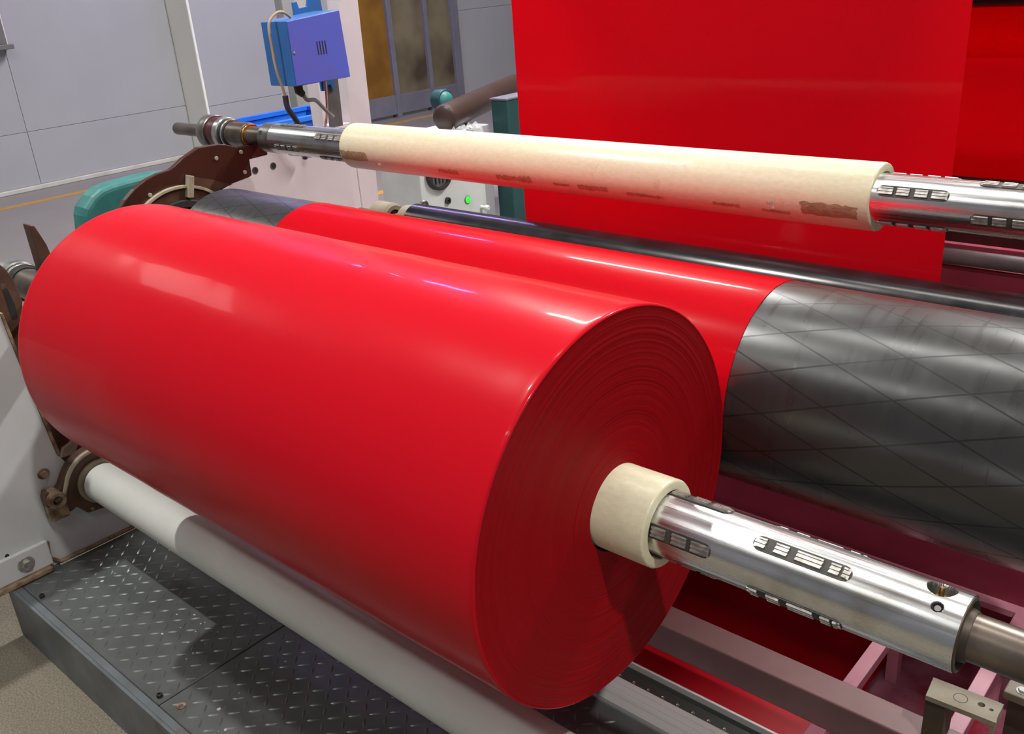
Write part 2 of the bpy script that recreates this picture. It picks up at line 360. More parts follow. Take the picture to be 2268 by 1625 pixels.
# floor: bare sandy concrete by the machine, grey paint in the aisle behind it
mt, nt, P, N, L = nodes('concrete_floor'); M['floor'] = mt
tc = N.new('ShaderNodeTexCoord'); sp = N.new('ShaderNodeSeparateXYZ'); L.new(tc.outputs['Object'], sp.inputs[0])
ba = N.new('ShaderNodeMath'); ba.operation = 'LESS_THAN'; L.new(sp.outputs[0], ba.inputs[0]); ba.inputs[1].default_value = -2.35
n1 = N.new('ShaderNodeTexNoise'); n1.inputs['Scale'].default_value = 2.5; n1.inputs['Detail'].default_value = 8; L.new(tc.outputs['Object'], n1.inputs['Vector'])
n2 = N.new('ShaderNodeTexNoise'); n2.inputs['Scale'].default_value = 240; n2.inputs['Detail'].default_value = 3; L.new(tc.outputs['Object'], n2.inputs['Vector'])
def mixc(fac, a, bb):
    x = N.new('ShaderNodeMix'); x.data_type = 'RGBA'
    L.new(fac, x.inputs[0])
    for i, s in ((6, a), (7, bb)):
        if isinstance(s, tuple): x.inputs[i].default_value = c4(s)
        else: L.new(s, x.inputs[i])
    return x.outputs[2]
sr = N.new('ShaderNodeMapRange'); sr.inputs[1].default_value = .42; sr.inputs[2].default_value = .62; L.new(n2.outputs['Fac'], sr.inputs[0])
raw = mixc(sr.outputs[0], mixc(n1.outputs['Fac'], (.115, .10, .07), (.18, .157, .12)), (.235, .205, .155))
pnt = mixc(n1.outputs['Fac'], (.19, .172, .160), (.235, .215, .205))
L.new(mixc(ba.outputs[0], raw, pnt), P.inputs['Base Color'])
rf = N.new('ShaderNodeMapRange'); rf.inputs[3].default_value = .75; rf.inputs[4].default_value = .38; L.new(ba.outputs[0], rf.inputs[0]); L.new(rf.outputs[0], P.inputs['Roughness'])
b = N.new('ShaderNodeBump'); b.inputs['Strength'].default_value = .12; b.inputs['Distance'].default_value = .002; L.new(n2.outputs['Fac'], b.inputs['Height']); L.new(b.outputs[0], P.inputs['Normal'])
M['yellow'] = pm('yellow_floor_paint', (.50, .27, .035), (.42, .22, .03), rough=.55, scale=14)

# ================================================================== THE ROOM
fl = obj('floor', box(-10, 7, -7, 13, -.1, 0), M['floor']); fl['kind'] = 'structure'
ce = obj('ceiling', box(-10, 7, -7, 13, 4.6, 4.7), M['ceil']); ce['kind'] = 'structure'

def panel_wall(name, xf, ys, zs, mt, depth=.04):
    w = struct(name, (xf - depth, ys[0], 0))
    for a, b in zip(ys, ys[1:]):
        for c, d in zip(zs, zs[1:]):
            obj('panel', box(xf - depth, xf, a + .0016, b - .0016, c + .0014, d - .0014), mt, w, origin=(xf - depth, a, c), bevel=.0012, bseg=1)
    obj('joint_backing', box(xf - depth - .02, xf - depth * .25, ys[0], ys[-1], zs[0], zs[-1]), M['joint'], w, origin=(xf - depth, ys[0], 0))
    return w
panel_wall('wall_left', -7.68, [-7, -4.1, -1.75, .59, 2.935, 4.30], [.035, .437, 4.6], M['wall'])
panel_wall('wall_far', -7.35, [4.32, 5.15, 5.78], [.05, .436, 4.6], M['wall'])
r_ = obj('wall_return', box(-7.72, -7.35, 4.30, 4.325, 0, 4.6), M['pier'], bevel=.01); r_['kind'] = 'structure'
panel_wall('wall_corner', -7.55, [7.52, 10.2, 13], [.05, .95, 4.6], M['wall'])
wb = obj('wall_back', box(-10, 7, 12.9, 13.0, 0, 4.6), M['wall']); wb['kind'] = 'structure'
bb = obj('baseboard_left', box(-7.70, -7.655, -7, 4.3, 0, .035), M['skirt'], bevel=.006); bb['kind'] = 'structure'
bb = obj('baseboard_far', box(-7.37, -7.33, 4.32, 5.78, 0, .05), M['skirt'], bevel=.006); bb['kind'] = 'structure'
cl = obj('trim_1', box(-7.42, -7.24, 5.15, 5.52, 0, 4.6), M['column'], bevel=.015); cl['kind'] = 'structure'
t2 = obj('trim_2', box(-7.22, -7.15, -7, 12.9, 0, .003), M['yellow']); t2['kind'] = 'structure'
t3 = obj('trim_3', box(-4.92, -4.84, 2.6, 9.0, 0, .003), M['yellow']); t3['kind'] = 'structure'

w1 = struct('window_1', (-7.5, 6.2, 0))
for a, b in ((5.78, 5.85), (6.52, 6.58), (7.02, 7.07), (7.42, 7.52)):
    obj('frame_post', box(-7.55, -7.46, a, b, 0, 3.2), M['wframe'], w1, origin=(-7.5, a, 0), bevel=.004)
for z0, z1 in ((.03, .22), (1.22, 1.30), (3.12, 3.2)):
    for a, b in ((5.85, 6.52), (6.58, 7.02), (7.07, 7.42)):
        obj('frame_rail', box(-7.54, -7.47, a, b, z0, z1), M['wframe'], w1, origin=(-7.5, a, z0), bevel=.004)
for i, (a, b) in enumerate(((5.85, 6.52), (6.58, 7.02), (7.07, 7.42))):
    for z0, z1 in ((.22, 1.22), (1.30, 3.12)):
        obj('pane', box(-7.51, -7.50, a, b, z0, z1), M['pane_amber'] if i == 0 else M['pane_brown'], w1, origin=(-7.5, a, z0))

# dark wall box with a sill, at the left border
wbx = thing('wall_box', 'dark grey box with a projecting sill on the white wall', 'wall box', (-7.68, 2.80, 1.04))
obj('body', box(-7.68, -7.58, 2.62, 2.925, 1.08, 1.75), M['grey'], wbx, origin=(-7.68, 2.8, 1.04), bevel=.004)
obj('sill', box(-7.68, -7.54, 2.58, 2.955, 1.045, 1.08), M['grey'], wbx, origin=(-7.68, 2.8, 1.04), bevel=.004)
obj('side_plate', box(-7.68, -7.60, 2.925, 2.94, 1.08, 1.6), M['frame'], wbx, origin=(-7.68, 2.8, 1.04), bevel=.002)

# ------------------------------------------------------------------ lamps
def tube_lamp(x0, x1, y, z, mat, label, w=.16, group='ceiling batten lamps'):
    t = thing('batten_lamp', label, 'lamp', ((x0 + x1) / 2, y, 4.6), group)
    o = ((x0 + x1) / 2, y, z)
    obj('housing', prism([(y - w / 2 - .02, z + .02), (y + w / 2 + .02, z + .02), (y + w / 2, z + .08), (y - w / 2, z + .08)], x0 - .03, x1 + .03), M['housing'], t, origin=o)
    obj('diffuser', prism([(y - w / 2, z + .018), (y - w / 2 + .02, z), (y + w / 2 - .02, z), (y + w / 2, z + .018)], x0, x1), mat, t, origin=o)
    for x in (x0 + .15, x1 - .15):
        obj('hanger', tube([(x, y, z + .08), (x, y, 4.6)], .006, 6), M['housing'], t, origin=o)
    return t
def highbay(x, y, z, r, mat, label):
    t = thing('highbay_lamp', label, 'lamp', (x, y, 4.6))
    bm = NB(); n = 32
    prof = [(0, r * 1.05), (.02, r * 1.15), (.10, r * .8), (.22, r * .45), (.24, .0)]
    rings = [[bm.verts.new((x + rr * math.cos(2 * PI * k / n), y + rr * math.sin(2 * PI * k / n), z + h)) for k in range(n)] for h, rr in prof]
    for a, b in zip(rings, rings[1:]):
        for k in range(n): bm.faces.new((a[k], a[(k + 1) % n], b[(k + 1) % n], b[k]))
    bmesh.ops.remove_doubles(bm, verts=bm.verts, dist=1e-5)
    obj('reflector', bm, M['housing'], t, origin=(x, y, z), smooth=40)
    bm = NB(); bm.faces.new([bm.verts.new((x + r * math.cos(2 * PI * k / n), y + r * math.sin(2 * PI * k / n), z + .004)) for k in range(n)])
    o = obj('lens', bm, mat, t, origin=(x, y, z))
    obj('hanger', tube([(x, y, z + .23), (x, y, 4.6)], .008, 6), M['housing'], t, origin=(x, y, z))
highbay(-2.62, .22, 4.0, .06, M['lampk'], 'round high-bay lamp hung over the winder front')
tube_lamp(-4.3, -2.8, 4.4, 4.0, M['lampb'], 'white ceiling batten lamp behind the film span')
tube_lamp(-.9, .6, 4.4, 4.0, M['lampr'], 'added white batten lamp to the right behind the film')  # unseen lamp added to the row, backlights the rear film
highbay(1.48, -.10, 4.0, .06, M['lampk'], 'round high-bay lamp hung to the right of the camera')
tube_lamp(-7.2, -5.9, .25, 4.0, M['lampd'], 'wide square panel lamp hung in the aisle near the wall', 1.2)
tube_lamp(-1.9, -.5, 1.3, 4.0, M['lampw'], 'white ceiling batten lamp over the winder drum')
tube_lamp(-2.6, -1.1, -1.7, 4.0, M['lampf'], 'added white batten lamp over the left front aisle')  # unseen fill lamp, added to light the white roller from the front
tube_lamp(.4, 1.9, -1.7, 4.0, M['lampf'], 'added white batten lamp over the right front aisle')  # unseen fill lamp, added for more light from the front
tube_lamp(-7.1, -6.5, 5.0, 4.0, M['lampv'], 'violet ceiling batten lamp nearest the wall')
tube_lamp(-6.2, -5.6, 5.0, 4.0, M['lampv'], 'violet ceiling batten lamp farther from the wall')

# ================================================================== THE WINDER
XA, XB = -1.6600, -.5645          # film edges
# ---- film roll
RY, RZ, RR = .7632, .7383, .2463
roll = thing('film_roll', 'big glossy red film roll wound on a cream core, in front', 'film roll', (-1.11, RY, RZ - RR))
prof = []
n = 90
for i in range(n + 1):
    x = XA + (XB - XA) * i / n
    prof.append((x, RR + .00018 * math.sin(x * 23.0) + .00012 * math.sin(x * 51 + 1)))
for e, s in ((0, 1), (n, -1)):
    pass
body = [(XA, RR - .0022), (XA + .0006, RR - .0006), (XA + .003, RR + .0003), (XA + .008, RR + .0004), (XA + .014, RR + .0002)] + [p for p in prof if XA + .016 < p[0] < XB - .016] + [(XB - .014, RR + .0002), (XB - .008, RR + .0004), (XB - .003, RR + .0003), (XB - .0006, RR - .0006), (XB, RR - .0022)]
obj('film_layers', lathe(body, RY, RZ, 256), M['film'], roll, origin=(-1.11, RY, RZ), smooth=60)
for xe, sg in ((XB, 1), (XA, -1)):
    pr = []; r = .0529; 
    rnd = random.Random(3)
    while r < RR - .0025:
        pr.append((xe + sg * (rnd.uniform(-.0004, .0002) - .0006), r)); r += rnd.choice((.0007, .0011, .0016, .0024))
    pr.append((xe, RR - .0022))
    obj('wound_edge', lathe(pr, RY, RZ, 160), M['edge'], roll, origin=(xe, RY, RZ), smooth=60)
C1Y, C1Z = .7654, .7411
co = obj('core', lathe([(XA - .02, .041), (XA - .02, .0529), (-.4985, .0529), (-.4965, .0518), (-.4955, .050), (-.4955, .0415), (-.497, .0405)], C1Y, C1Z, 96, close=True), M['core'], roll, origin=(-.53, C1Y, C1Z), smooth=50)
tag(co, 'cream plastic core end sticking out of the red roll')

# ---- expanding air shafts
def lug_meshes():
    # local frame: shaft axis along X, lug on +Z at radius 1 shaft radius (added by caller via mesh build)
    pass
LUGCACHE = {}
def lug_set(parent, R, y, z, x0, ang, segs):
    Lh = .050; w = .0066
    key = (round(R, 4), tuple(segs))
    if key not in LUGCACHE:
        def stadium(l0, l1, hw, k=8):
            pts = []
            for i in range(k + 1): a = -PI / 2 + PI * i / k; pts.append((l1 - hw + hw * math.cos(a), hw * math.sin(a)))
            for i in range(k + 1): a = PI / 2 + PI * i / k; pts.append((l0 + hw + hw * math.cos(a), hw * math.sin(a)))
            return pts
        bm = NB()
        P_ = stadium(-Lh - .002, Lh + .002, w + .0018)
        a = [bm.verts.new((px, py, R - .004)) for px, py in P_]; b_ = [bm.verts.new((px, py, R + .0003)) for px, py in P_]
        bm.faces.new(a); bm.faces.new(b_[::-1])
        for i in range(len(P_)): bm.faces.new((a[i], b_[i], b_[(i + 1) % len(P_)], a[(i + 1) % len(P_)]))
        bmesh.ops.recalc_face_normals(bm, faces=bm.faces)
        base = bpy.data.meshes.new('lug'); bm.to_mesh(base); bm.free(); base.materials.append(M['lug_dark'])
        pads = []
        for si, (s0, s1) in enumerate(segs):
            bm = NB(); l0 = -Lh + s0 * 2 * Lh; l1 = -Lh + s1 * 2 * Lh
            for ri in (-1, 0, 1):
                yc = ri * .0045; hw = .0017
                e0 = l0 + (.0032 if s0 == 0 and ri else 0); e1 = l1 - (.0032 if s1 == 1 and ri else 0)
                for (q0, q1, h0, h1) in ((hw, hw * .55, R + .0002, R + .0026),):
                    vv = [bm.verts.new((xx, yc + sy * hh, zz)) for zz, hh in ((h0, q0), (h1, q1)) for xx in (e0, e1) for sy in (-1, 1)]
                    for f in ((0, 1, 3, 2), (4, 6, 7, 5), (0, 4, 5, 1), (2, 3, 7, 6), (0, 2, 6, 4), (1, 5, 7, 3)): bm.faces.new([vv[i] for i in f])
            add_box(bm, l0, l1, -.0058, .0058, R + .0001, R + .0013)
            bmesh.ops.recalc_face_normals(bm, faces=bm.faces)
            me = bpy.data.meshes.new('pad'); bm.to_mesh(me); bm.free(); me.materials.append(M['lug']); pads.append(me)
        LUGCACHE[key] = (base, pads)
    base, pads = LUGCACHE[key]
    o = link(bpy.data.objects.new('lug', base), parent)
    pl = parent.location
    o.location = (x0 + Lh - pl.x, y - pl.y, z - pl.z)
    o.rotation_euler = (math.radians(ang) - PI / 2, 0, 0)
    for me in pads: link(bpy.data.objects.new('pad', me), o)
S4 = [(0, .22), (.28, .46), (.54, .72), (.78, 1)]
S4b = [(0, .12), (.22, .36), (.45, .72), (.80, .90), (.93, 1)]

A1Y, A1Z, A1R = .7663, .7422, .0376
sh1 = thing('air_shaft', 'bright steel air shaft sticking out of the red roll', 'air shaft', (-1.1, A1Y, A1Z - A1R))
# tube with a real round valve pocket and a small screw hole: built as a lathe whose faces are opened there
def shaft_tube(x0, x1, y, z, R, holes, n=96, dx=.004):
    """cylinder with round recesses: holes = (x, angle_deg, radius, depth)"""
    bm = NB()
    xs = [x0]
    hx = []
    for (cx, an, rad, dep) in holes: hx.append((cx - rad * 1.6, cx + rad * 1.6))
    x = x0
    while x < x1 - 1e-6:
        fine = any(a - .001 <= x <= b for a, b in hx)
        x = min(x + (.0006 if fine else .02), x1)
        # stop exactly where a fine zone begins
        if not fine:
            for a, b in hx:
                if xs[-1] < a < x: x = a
        xs.append(x)
    n = 480 if holes else n
    rings = []
    for x in xs:
        rg = []
        for k in range(n):
            a = 2 * PI * k / n; r = R
            for (cx, an, rad, dep) in holes:
                da = (a - math.radians(an) + PI) % (2 * PI) - PI
                d = math.hypot(x - cx, da * R)
                if d < rad: r = R - dep * min(1, (rad - d) / .0010)
            rg.append(bm.verts.new((x, y + r * math.cos(a), z + r * math.sin(a))))
        rings.append(rg)
    for a, b in zip(rings, rings[1:]):
        for k in range(n): bm.faces.new((a[k], b[k], b[(k + 1) % n], a[(k + 1) % n]))
    for f in bm.faces:
        c = f.calc_center_median()
        if math.hypot(c.y - y, c.z - z) < R - .0018: f.material_index = 1
    return bm
st = obj('shaft_tube', shaft_tube(-.56, -.1745, A1Y, A1Z, A1R, [(-.201, 81, .0135, .012), (-.197, 119, .0055, .006)]), M['shaft'], sh1, origin=(-.35, A1Y, A1Z), smooth=35)
st.data.materials.append(M['lug_dark'])  # recess faces get the dark tone to stand for the shade inside
obj('end_cap', lathe([(-.176, A1R - .0005), (-.1735, A1R - .0012), (-.1725, A1R - .004), (-.178, .031), (-.178, .0265), (-.172, .0255), (-.168, .024), (-.168, 0)], A1Y, A1Z, 72), M['oildark'], sh1, origin=(-.17, A1Y, A1Z), smooth=35)
obj('journal', cyl(-.172, .03, A1Y, A1Z, .0228, 64), M['oilsteel'], sh1, origin=(-.1, A1Y, A1Z), smooth=40)
obj('far_tube', cyl(-2.10, XA - .005, A1Y, A1Z, A1R, 72), M['shaft'], sh1, origin=(-1.9, A1Y, A1Z), smooth=40)
for ang in (164, 74, -106, -16): lug_set(sh1, A1R, A1Y, A1Z, -.522, ang, S4)
for ang in (120, 30, -150, -60): lug_set(sh1, A1R, A1Y, A1Z, -.378, ang, S4b)
# brass valve in the pocket
va = math.radians(81); vy, vz = math.cos(va), math.sin(va)
bm = NB(); add_tube(bm, [(-.201, A1Y + vy * (A1R - .0125), A1Z + vz * (A1R - .0125)), (-.201, A1Y + vy * (A1R - .0095), A1Z + vz * (A1R - .0095)), (-.201, A1Y + vy * (A1R - .0094), A1Z + vz * (A1R - .0094)), (-.201, A1Y + vy * (A1R + .0005), A1Z + vz * (A1R + .0005))], [.0062, .0062, .0026, .0022], 16)
obj('valve', bm, M['brass'], sh1, origin=(-.201, A1Y, A1Z), smooth=40)
ha = math.radians(119)
obj('screw', tube([(-.197, A1Y + math.cos(ha) * (A1R - .006), A1Z + math.sin(ha) * (A1R - .006)), (-.197, A1Y + math.cos(ha) * (A1R - .0035), A1Z + math.sin(ha) * (A1R - .0035))], 0.0030, 12), M['collar'], sh1, origin=(-.197, A1Y, A1Z))

A2Y, A2Z, A2R = 1.4120, .9720, .0375
sh2 = thing('air_shaft', 'steel air shaft carrying the bare cream core, upper', 'air shaft', (-1.2, A2Y, A2Z - A2R))
obj('shaft_tube', cyl(-.60, .03, A2Y, A2Z, A2R, 96), M['shaft'], sh2, origin=(-.35, A2Y, A2Z), smooth=40)
obj('far_tube', cyl(-2.135, -1.78, A2Y, A2Z, A2R, 96, .003), M['shaft'], sh2, origin=(-1.95, A2Y, A2Z), smooth=40)
obj('end_band', ring(-2.137, -2.088, A2Y, A2Z, A2R + .0005, A2R - .004, 96, .003), M['collar'], sh2, origin=(-2.1, A2Y, A2Z), smooth=40)
a_ = math.radians(150); obj('set_screw', tube([(-2.122, A2Y + math.cos(a_) * (A2R - .002), A2Z + math.sin(a_) * (A2R - .002)), (-2.122, A2Y + math.cos(a_) * (A2R + .0008), A2Z + math.sin(a_) * (A2R + .0008))], .006, 14), M['black'], sh2, origin=(-2.122, A2Y, A2Z))
obj('journal', cyl(-2.215, -2.13, A2Y, A2Z, .0245, 64), M['oilsteel'], sh2, origin=(-2.17, A2Y, A2Z), smooth=40)
obj('gold_ring', ring(-2.221, -2.214, A2Y, A2Z, .0305, .02, 64), M['brass'], sh2, origin=(-2.22, A2Y, A2Z), smooth=40)
obj('bearing_sleeve', cyl(-2.300, -2.220, A2Y, A2Z, .0335, 64, .002), M['oilsteel'], sh2, origin=(-2.26, A2Y, A2Z), smooth=40)
obj('dark_groove', ring(-2.322, -2.299, A2Y, A2Z, .036, .01, 64), M['black'], sh2, origin=(-2.31, A2Y, A2Z), smooth=40)
obj('thin_ring', ring(-2.308, -2.302, A2Y, A2Z, .0395, .01, 64), M['brightring'], sh2, origin=(-2.31, A2Y, A2Z), smooth=40)
obj('bright_ring', ring(-2.346, -2.322, A2Y, A2Z, .0435, .01, 64, .003), M['brightring'], sh2, origin=(-2.33, A2Y, A2Z), smooth=40)
obj('grease_groove', ring(-2.385, -2.345, A2Y, A2Z, .0415, .01, 64), M['redseal'], sh2, origin=(-2.36, A2Y, A2Z), smooth=40)
obj('flange_collar', lathe([(-2.432, 0), (-2.432, .030), (-2.425, .042), (-2.415, .047), (-2.385, .047), (-2.382, .045), (-2.382, 0)], A2Y, A2Z, 72), M['collar'], sh2, origin=(-2.4, A2Y, A2Z), smooth=40)
obj('tip', lathe([(-2.60, 0), (-2.60, .0135), (-2.594, .0175), (-2.43, .0175), (-2.43, 0)], A2Y, A2Z, 40), M['oilsteel'], sh2, origin=(-2.5, A2Y, A2Z), smooth=40)
for ang in (148, 58, -122, -32): lug_set(sh2, A2R, A2Y, A2Z, -.522, ang, S4)
for ang in (102, 12, -168, -78): lug_set(sh2, A2R, A2Y, A2Z, -.386, ang, S4)
for ang in (97, 7, -161, -83): lug_set(sh2, A2R, A2Y, A2Z, -2.062, ang, S4)
for ang in (146, 56, -124, -34): lug_set(sh2, A2R, A2Y, A2Z, -1.895, ang, S4)
# far end of shaft 1 in the fork
obj('bearing_sleeve', cyl(-2.235, -2.10, A1Y, A1Z, .036, 64, .002), M['oilsteel'], sh1, origin=(-2.17, A1Y, A1Z), smooth=40)
obj('dark_groove', ring(-2.252, -2.235, A1Y, A1Z, .039, .01, 64), M['black'], sh1, origin=(-2.24, A1Y, A1Z), smooth=40)
obj('bright_ring', ring(-2.262, -2.252, A1Y, A1Z, .0445, .01, 64), M['brightring'], sh1, origin=(-2.25, A1Y, A1Z), smooth=40)
obj('bearing_block', ring(-2.295, -2.270, A1Y, A1Z, .047, .01, 64, .003), M['collar'], sh1, origin=(-2.28, A1Y, A1Z), smooth=40)
obj('grease_groove', ring(-2.271, -2.261, A1Y, A1Z, .041, .01, 64), M['black'], sh1, origin=(-2.27, A1Y, A1Z), smooth=40)
obj('outer_ring', ring(-2.34, -2.295, A1Y, A1Z, .042, .01, 64, .003), M['brightring'], sh1, origin=(-2.28, A1Y, A1Z), smooth=40)

# ---- bare core on the upper shaft
K2Y, K2Z = 1.4257, .9700
core2 = thing('plastic_core', 'long bare cream plastic core with rubbed brown patches', 'core', (-1.16, K2Y, K2Z - .0529))
obj('core_tube', lathe([(-1.797, .040), (-1.797, .0505), (-1.7955, .0523), (-1.792, .0529), (-.535, .0529), (-.532, .0518), (-.531, .0500), (-.531, .0400)], K2Y, K2Z, 128, close=True), M['core'], core2, origin=(-1.16, K2Y, K2Z), smooth=50)
def patch(name, parent, x0, x1, a0, a1, y, z, R, mt, seed, jag=.12, th=.0004):
    """thin torn tape residue wrapped on a core: rectangle with ragged edges"""
    rnd = random.Random(seed); nx, na = 16, 8; bm = NB(); g = {}
    for i in range(nx + 1):
        j0 = rnd.uniform(0, jag); j1 = rnd.uniform(0, jag)
        for k in range(na + 1):
            fx = i / nx; fa = j0 + (1 - j0 - j1) * k / na
            x = x0 + (x1 - x0) * fx + (rnd.uniform(-.5, .5) * (x1 - x0) * .05 if i in (0, nx) else 0)
            a = math.radians(a0 + (a1 - a0) * fa)
            g[i, k] = bm.verts.new((x, y + (R + th) * math.cos(a), z + (R + th) * math.sin(a)))
    for i in range(nx):
        for k in range(na): bm.faces.new((g[i, k], g[i + 1, k], g[i + 1, k + 1], g[i, k + 1]))
    return obj(name, bm, mt, parent, origin=((x0 + x1) / 2, y, z), smooth=60)
patch('tape_residue', core2, -1.792, -1.700, 180, 206, K2Y, K2Z, .0529, M['paper'], 1)
patch('tape_residue', core2, -.640, -.550, 184, 212, K2Y, K2Z, .0529, M['paper'], 2)
for i, (a, b, s, e) in enumerate(((-1.47, -1.41, 200, 216), (-1.30, -1.235, 198, 214), (-1.235, -1.205, 194, 216), (-1.15, -1.11, 203, 212), (-1.09, -1.02, 200, 216), (-.98, -.90, 206, 218), (-.80, -.75, 205, 215), (-.71, -.66, 208, 218))):
    patch('tape_residue', core2, a, b, s, e, K2Y, K2Z, .0529, M['rub'], 10 + i, jag=.28)
bm = NB(); rnd = random.Random(5)
for (x, a) in ((-.69, 196), (-.685, 200), (-.70, 193), (-1.66, 206), (-.665, 191)):
    a = math.radians(a); c = Vector((x, K2Y + .0536 * math.cos(a), K2Z + .0536 * math.sin(a)))
    v = [bm.verts.new(c + Vector((rnd.uniform(-.007, .007), rnd.uniform(-.003, .0), rnd.uniform(-.006, .006)))) for _ in range(4)]
    bm.faces.new(v[:3]); bm.faces.new((v[1], v[2], v[3]))
obj('clear_tape_scrap', bm, M['clear'], core2, origin=(-1.0, K2Y, K2Z))

# ---- contact drum
DY, DZ, DR = 1.162, .7474, .1525
drum = thing('contact_drum', 'big black rubber contact drum behind the red roll', 'roller', (-1.0, DY, DZ - DR))
obj('drum_body', lathe([(-2.0, 0), (-2.0, DR - .004), (-1.996, DR), (-.06, DR), (-.056, DR - .004), (-.056, 0)], DY, DZ, 192), M['drum'], drum, origin=(-1.0, DY, DZ), smooth=40)
obj('drum_journal', cyl(-2.20, -1.99, DY, DZ, .045, 48), M['oilsteel'], drum, origin=(-2.1, DY, DZ), smooth=40)

# ---- nip roller behind the drum
NY, NZ, NR = 1.805, .662, .055
nip = thing('guide_roller', 'polished black guide roller between drum and hanging film', 'roller', (-1.0, NY, NZ - NR))
obj('roller_body', lathe([(-2.045, 0), (-2.045, NR - .004), (-2.041, NR), (.1, NR), (.1, 0)], NY, NZ, 96), M['blackroll'], nip, origin=(-1, NY, NZ), smooth=40)
obj('end_collar', cyl(-2.085, -2.045, NY, NZ, .047, 48, .003), M['tan'], nip, origin=(-2.06, NY, NZ), smooth=40)
obj('journal', cyl(-2.30, -2.085, NY, NZ, .017, 32), M['oilsteel'], nip, origin=(-2.2, NY, NZ), smooth=40)
obj('journal_nut', cyl(-2.120, -2.098, NY, NZ, .023, 6), M['tan'], nip, origin=(-2.11, NY, NZ))
bh = thing('bearing_housing', 'round painted bearing housing beside the guide roller end', 'bearing', (-2.17, NY, NZ - .05))
obj('housing_ring', ring(-2.215, -2.135, NY, NZ, .047, .028, 48, .007), M['tan'], bh, origin=(-2.17, NY, NZ), smooth=40)
obj('seal', ring(-2.155, -2.142, NY, NZ, .030, .0175, 48), M['redseal'], bh, origin=(-2.15, NY, NZ), smooth=40)
obj('foot', box(-2.27, -2.14, NY - .05, NY + .05, NZ - .072, NZ - .040), M['tan'], bh, origin=(-2.17, NY, NZ), bevel=.004)
obj('hook_bolt', tube(spline([(-2.10, NY + .075, NZ - .02), (-2.10, NY + .075, NZ + .02), (-2.10, NY + .085, NZ + .033), (-2.10, NY + .10, NZ + .030), (-2.10, NY + .105, NZ + .01)], 5), .006, 10), M['collar'], bh, origin=(-2.10, NY, NZ), smooth=50)

# ---- film web: hanging span, wrap under the guide roller, over the drum to the nip
A = Vector((DY, DZ)); B = Vector((NY, NZ)); Ra, Rb = DR + .0006, NR + .0006
u = (B - A); d = u.length; u /= d
al = math.acos((Ra + Rb) / d)
nv = Vector((u.x * math.cos(al) - u.y * math.sin(al), u.x * math.sin(al) + u.y * math.cos(al)))
AY, AZ, AR = NY + Rb + .06, 1.40, .06          # top turning roller: the film comes over it from the rear span
BY = 2.39
path = [(BY - (BY - AY) * i / 12, AZ + AR) for i in range(12)]
path += [(AY + AR * math.cos(PI / 2 + PI / 2 * i / 16), AZ + AR * math.sin(PI / 2 + PI / 2 * i / 16)) for i in range(17)]
path += [(NY + Rb, AZ - (AZ - NZ) * i / 24) for i in range(1, 24)]
tB = math.atan2(-nv.y, -nv.x)
if tB > 0: tB -= 2 * PI
k = 24
path += [(NY + Rb * math.cos(tB * i / k), NZ + Rb * math.sin(tB * i / k)) for i in range(k + 1)]
tA = math.atan2(nv.y, nv.x)
path += [(DY + Ra * math.cos(tA + (PI - tA) * i / 48), DZ + Ra * math.sin(tA + (PI - tA) * i / 48)) for i in range(49)]
web = thing('film_web', 'red film sheet hanging behind the rollers and wrapping the drum', 'film', (-1.11, 1.86, NZ))
bm = NB(); nx = 24
rows = [[bm.verts.new((XA + .004 + (XB - XA - .005) * i / nx, y, z)) for i in range(nx + 1)] for y, z in path]
for a, b in zip(rows, rows[1:]):
    for i in range(nx): bm.faces.new((a[i], a[i + 1], b[i + 1], b[i]))
o = obj('front_span', bm, M['web'], web, origin=(-1.11, 1.86, 1.2), smooth=60)
sm = o.modifiers.new('thickness', 'SOLIDIFY'); sm.thickness = .0006; sm.offset = 0; es = o.modifiers.new('crisp_rim', 'EDGE_SPLIT'); es.split_angle = math.radians(40)
# rear span of the same film, farther back
bm = NB(); path2 = []
path2 += [(BY + .06 * math.cos(PI / 2 - PI / 2 * i / 16), AZ + .06 * math.sin(PI / 2 - PI / 2 * i / 16)) for i in range(16)]
for i in range(60):
    z = AZ - i * (AZ - .78) / 59
    path2.append((2.45 + .012 * math.exp(-((z - 1.06) / .05) ** 2), z))
rows = [[bm.verts.new((XA + .004 + (XB - XA - .005) * i / nx, y, z)) for i in range(nx + 1)] for y, z in path2]
for a, b in zip(rows, rows[1:]):
    for i in range(nx): bm.faces.new((a[i], a[i + 1], b[i + 1], b[i]))
o = obj('rear_span', bm, M['web'], web, origin=(-1.11, 2.45, 1.2), smooth=60)
sm = o.modifiers.new('thickness', 'SOLIDIFY'); sm.thickness = .0006; sm.offset = 0; es = o.modifiers.new('crisp_rim', 'EDGE_SPLIT'); es.split_angle = math.radians(40)

def idler(y, z, r, label, mt, x0=-1.15, x1=.3):
    t = thing('idler_roller', label, 'roller', (-.8, y, z - r))
    obj('roller_body', cyl(x0, x1, y, z, r, 64, .003), mt, t, origin=(-.8, y, z), smooth=40)
    obj('journal', cyl(x0 - .12, x0 + .01, y, z, r * .4, 24), M['oilsteel'], t, origin=(x0, y, z), smooth=40)
idler(AY, AZ, .0594, 'top turning roller over which the front film span hangs', M['grey'])
idler(BY, AZ, .0594, 'top turning roller above the rear film span', M['grey'])
idler(2.38, 1.222, .045, 'dark roller in front of the rear film at the top right', M['blackroll'])
idler(2.40, .725, .050, 'dark grey idler roller under the rear film span', M['grey'])
idler(2.22, .645, .018, 'thin grey idler bar right of the hanging film', M['grey'])
bm_ = thing('cross_beam', 'steel cross beam low behind the guide roller', 'beam', (-.8, 2.3, .45))
obj('beam_body', box(-1.25, .4, 2.22, 2.42, .45, .622), M['webplate'], bm_, origin=(-.8, 2.3, .45), bevel=.004)
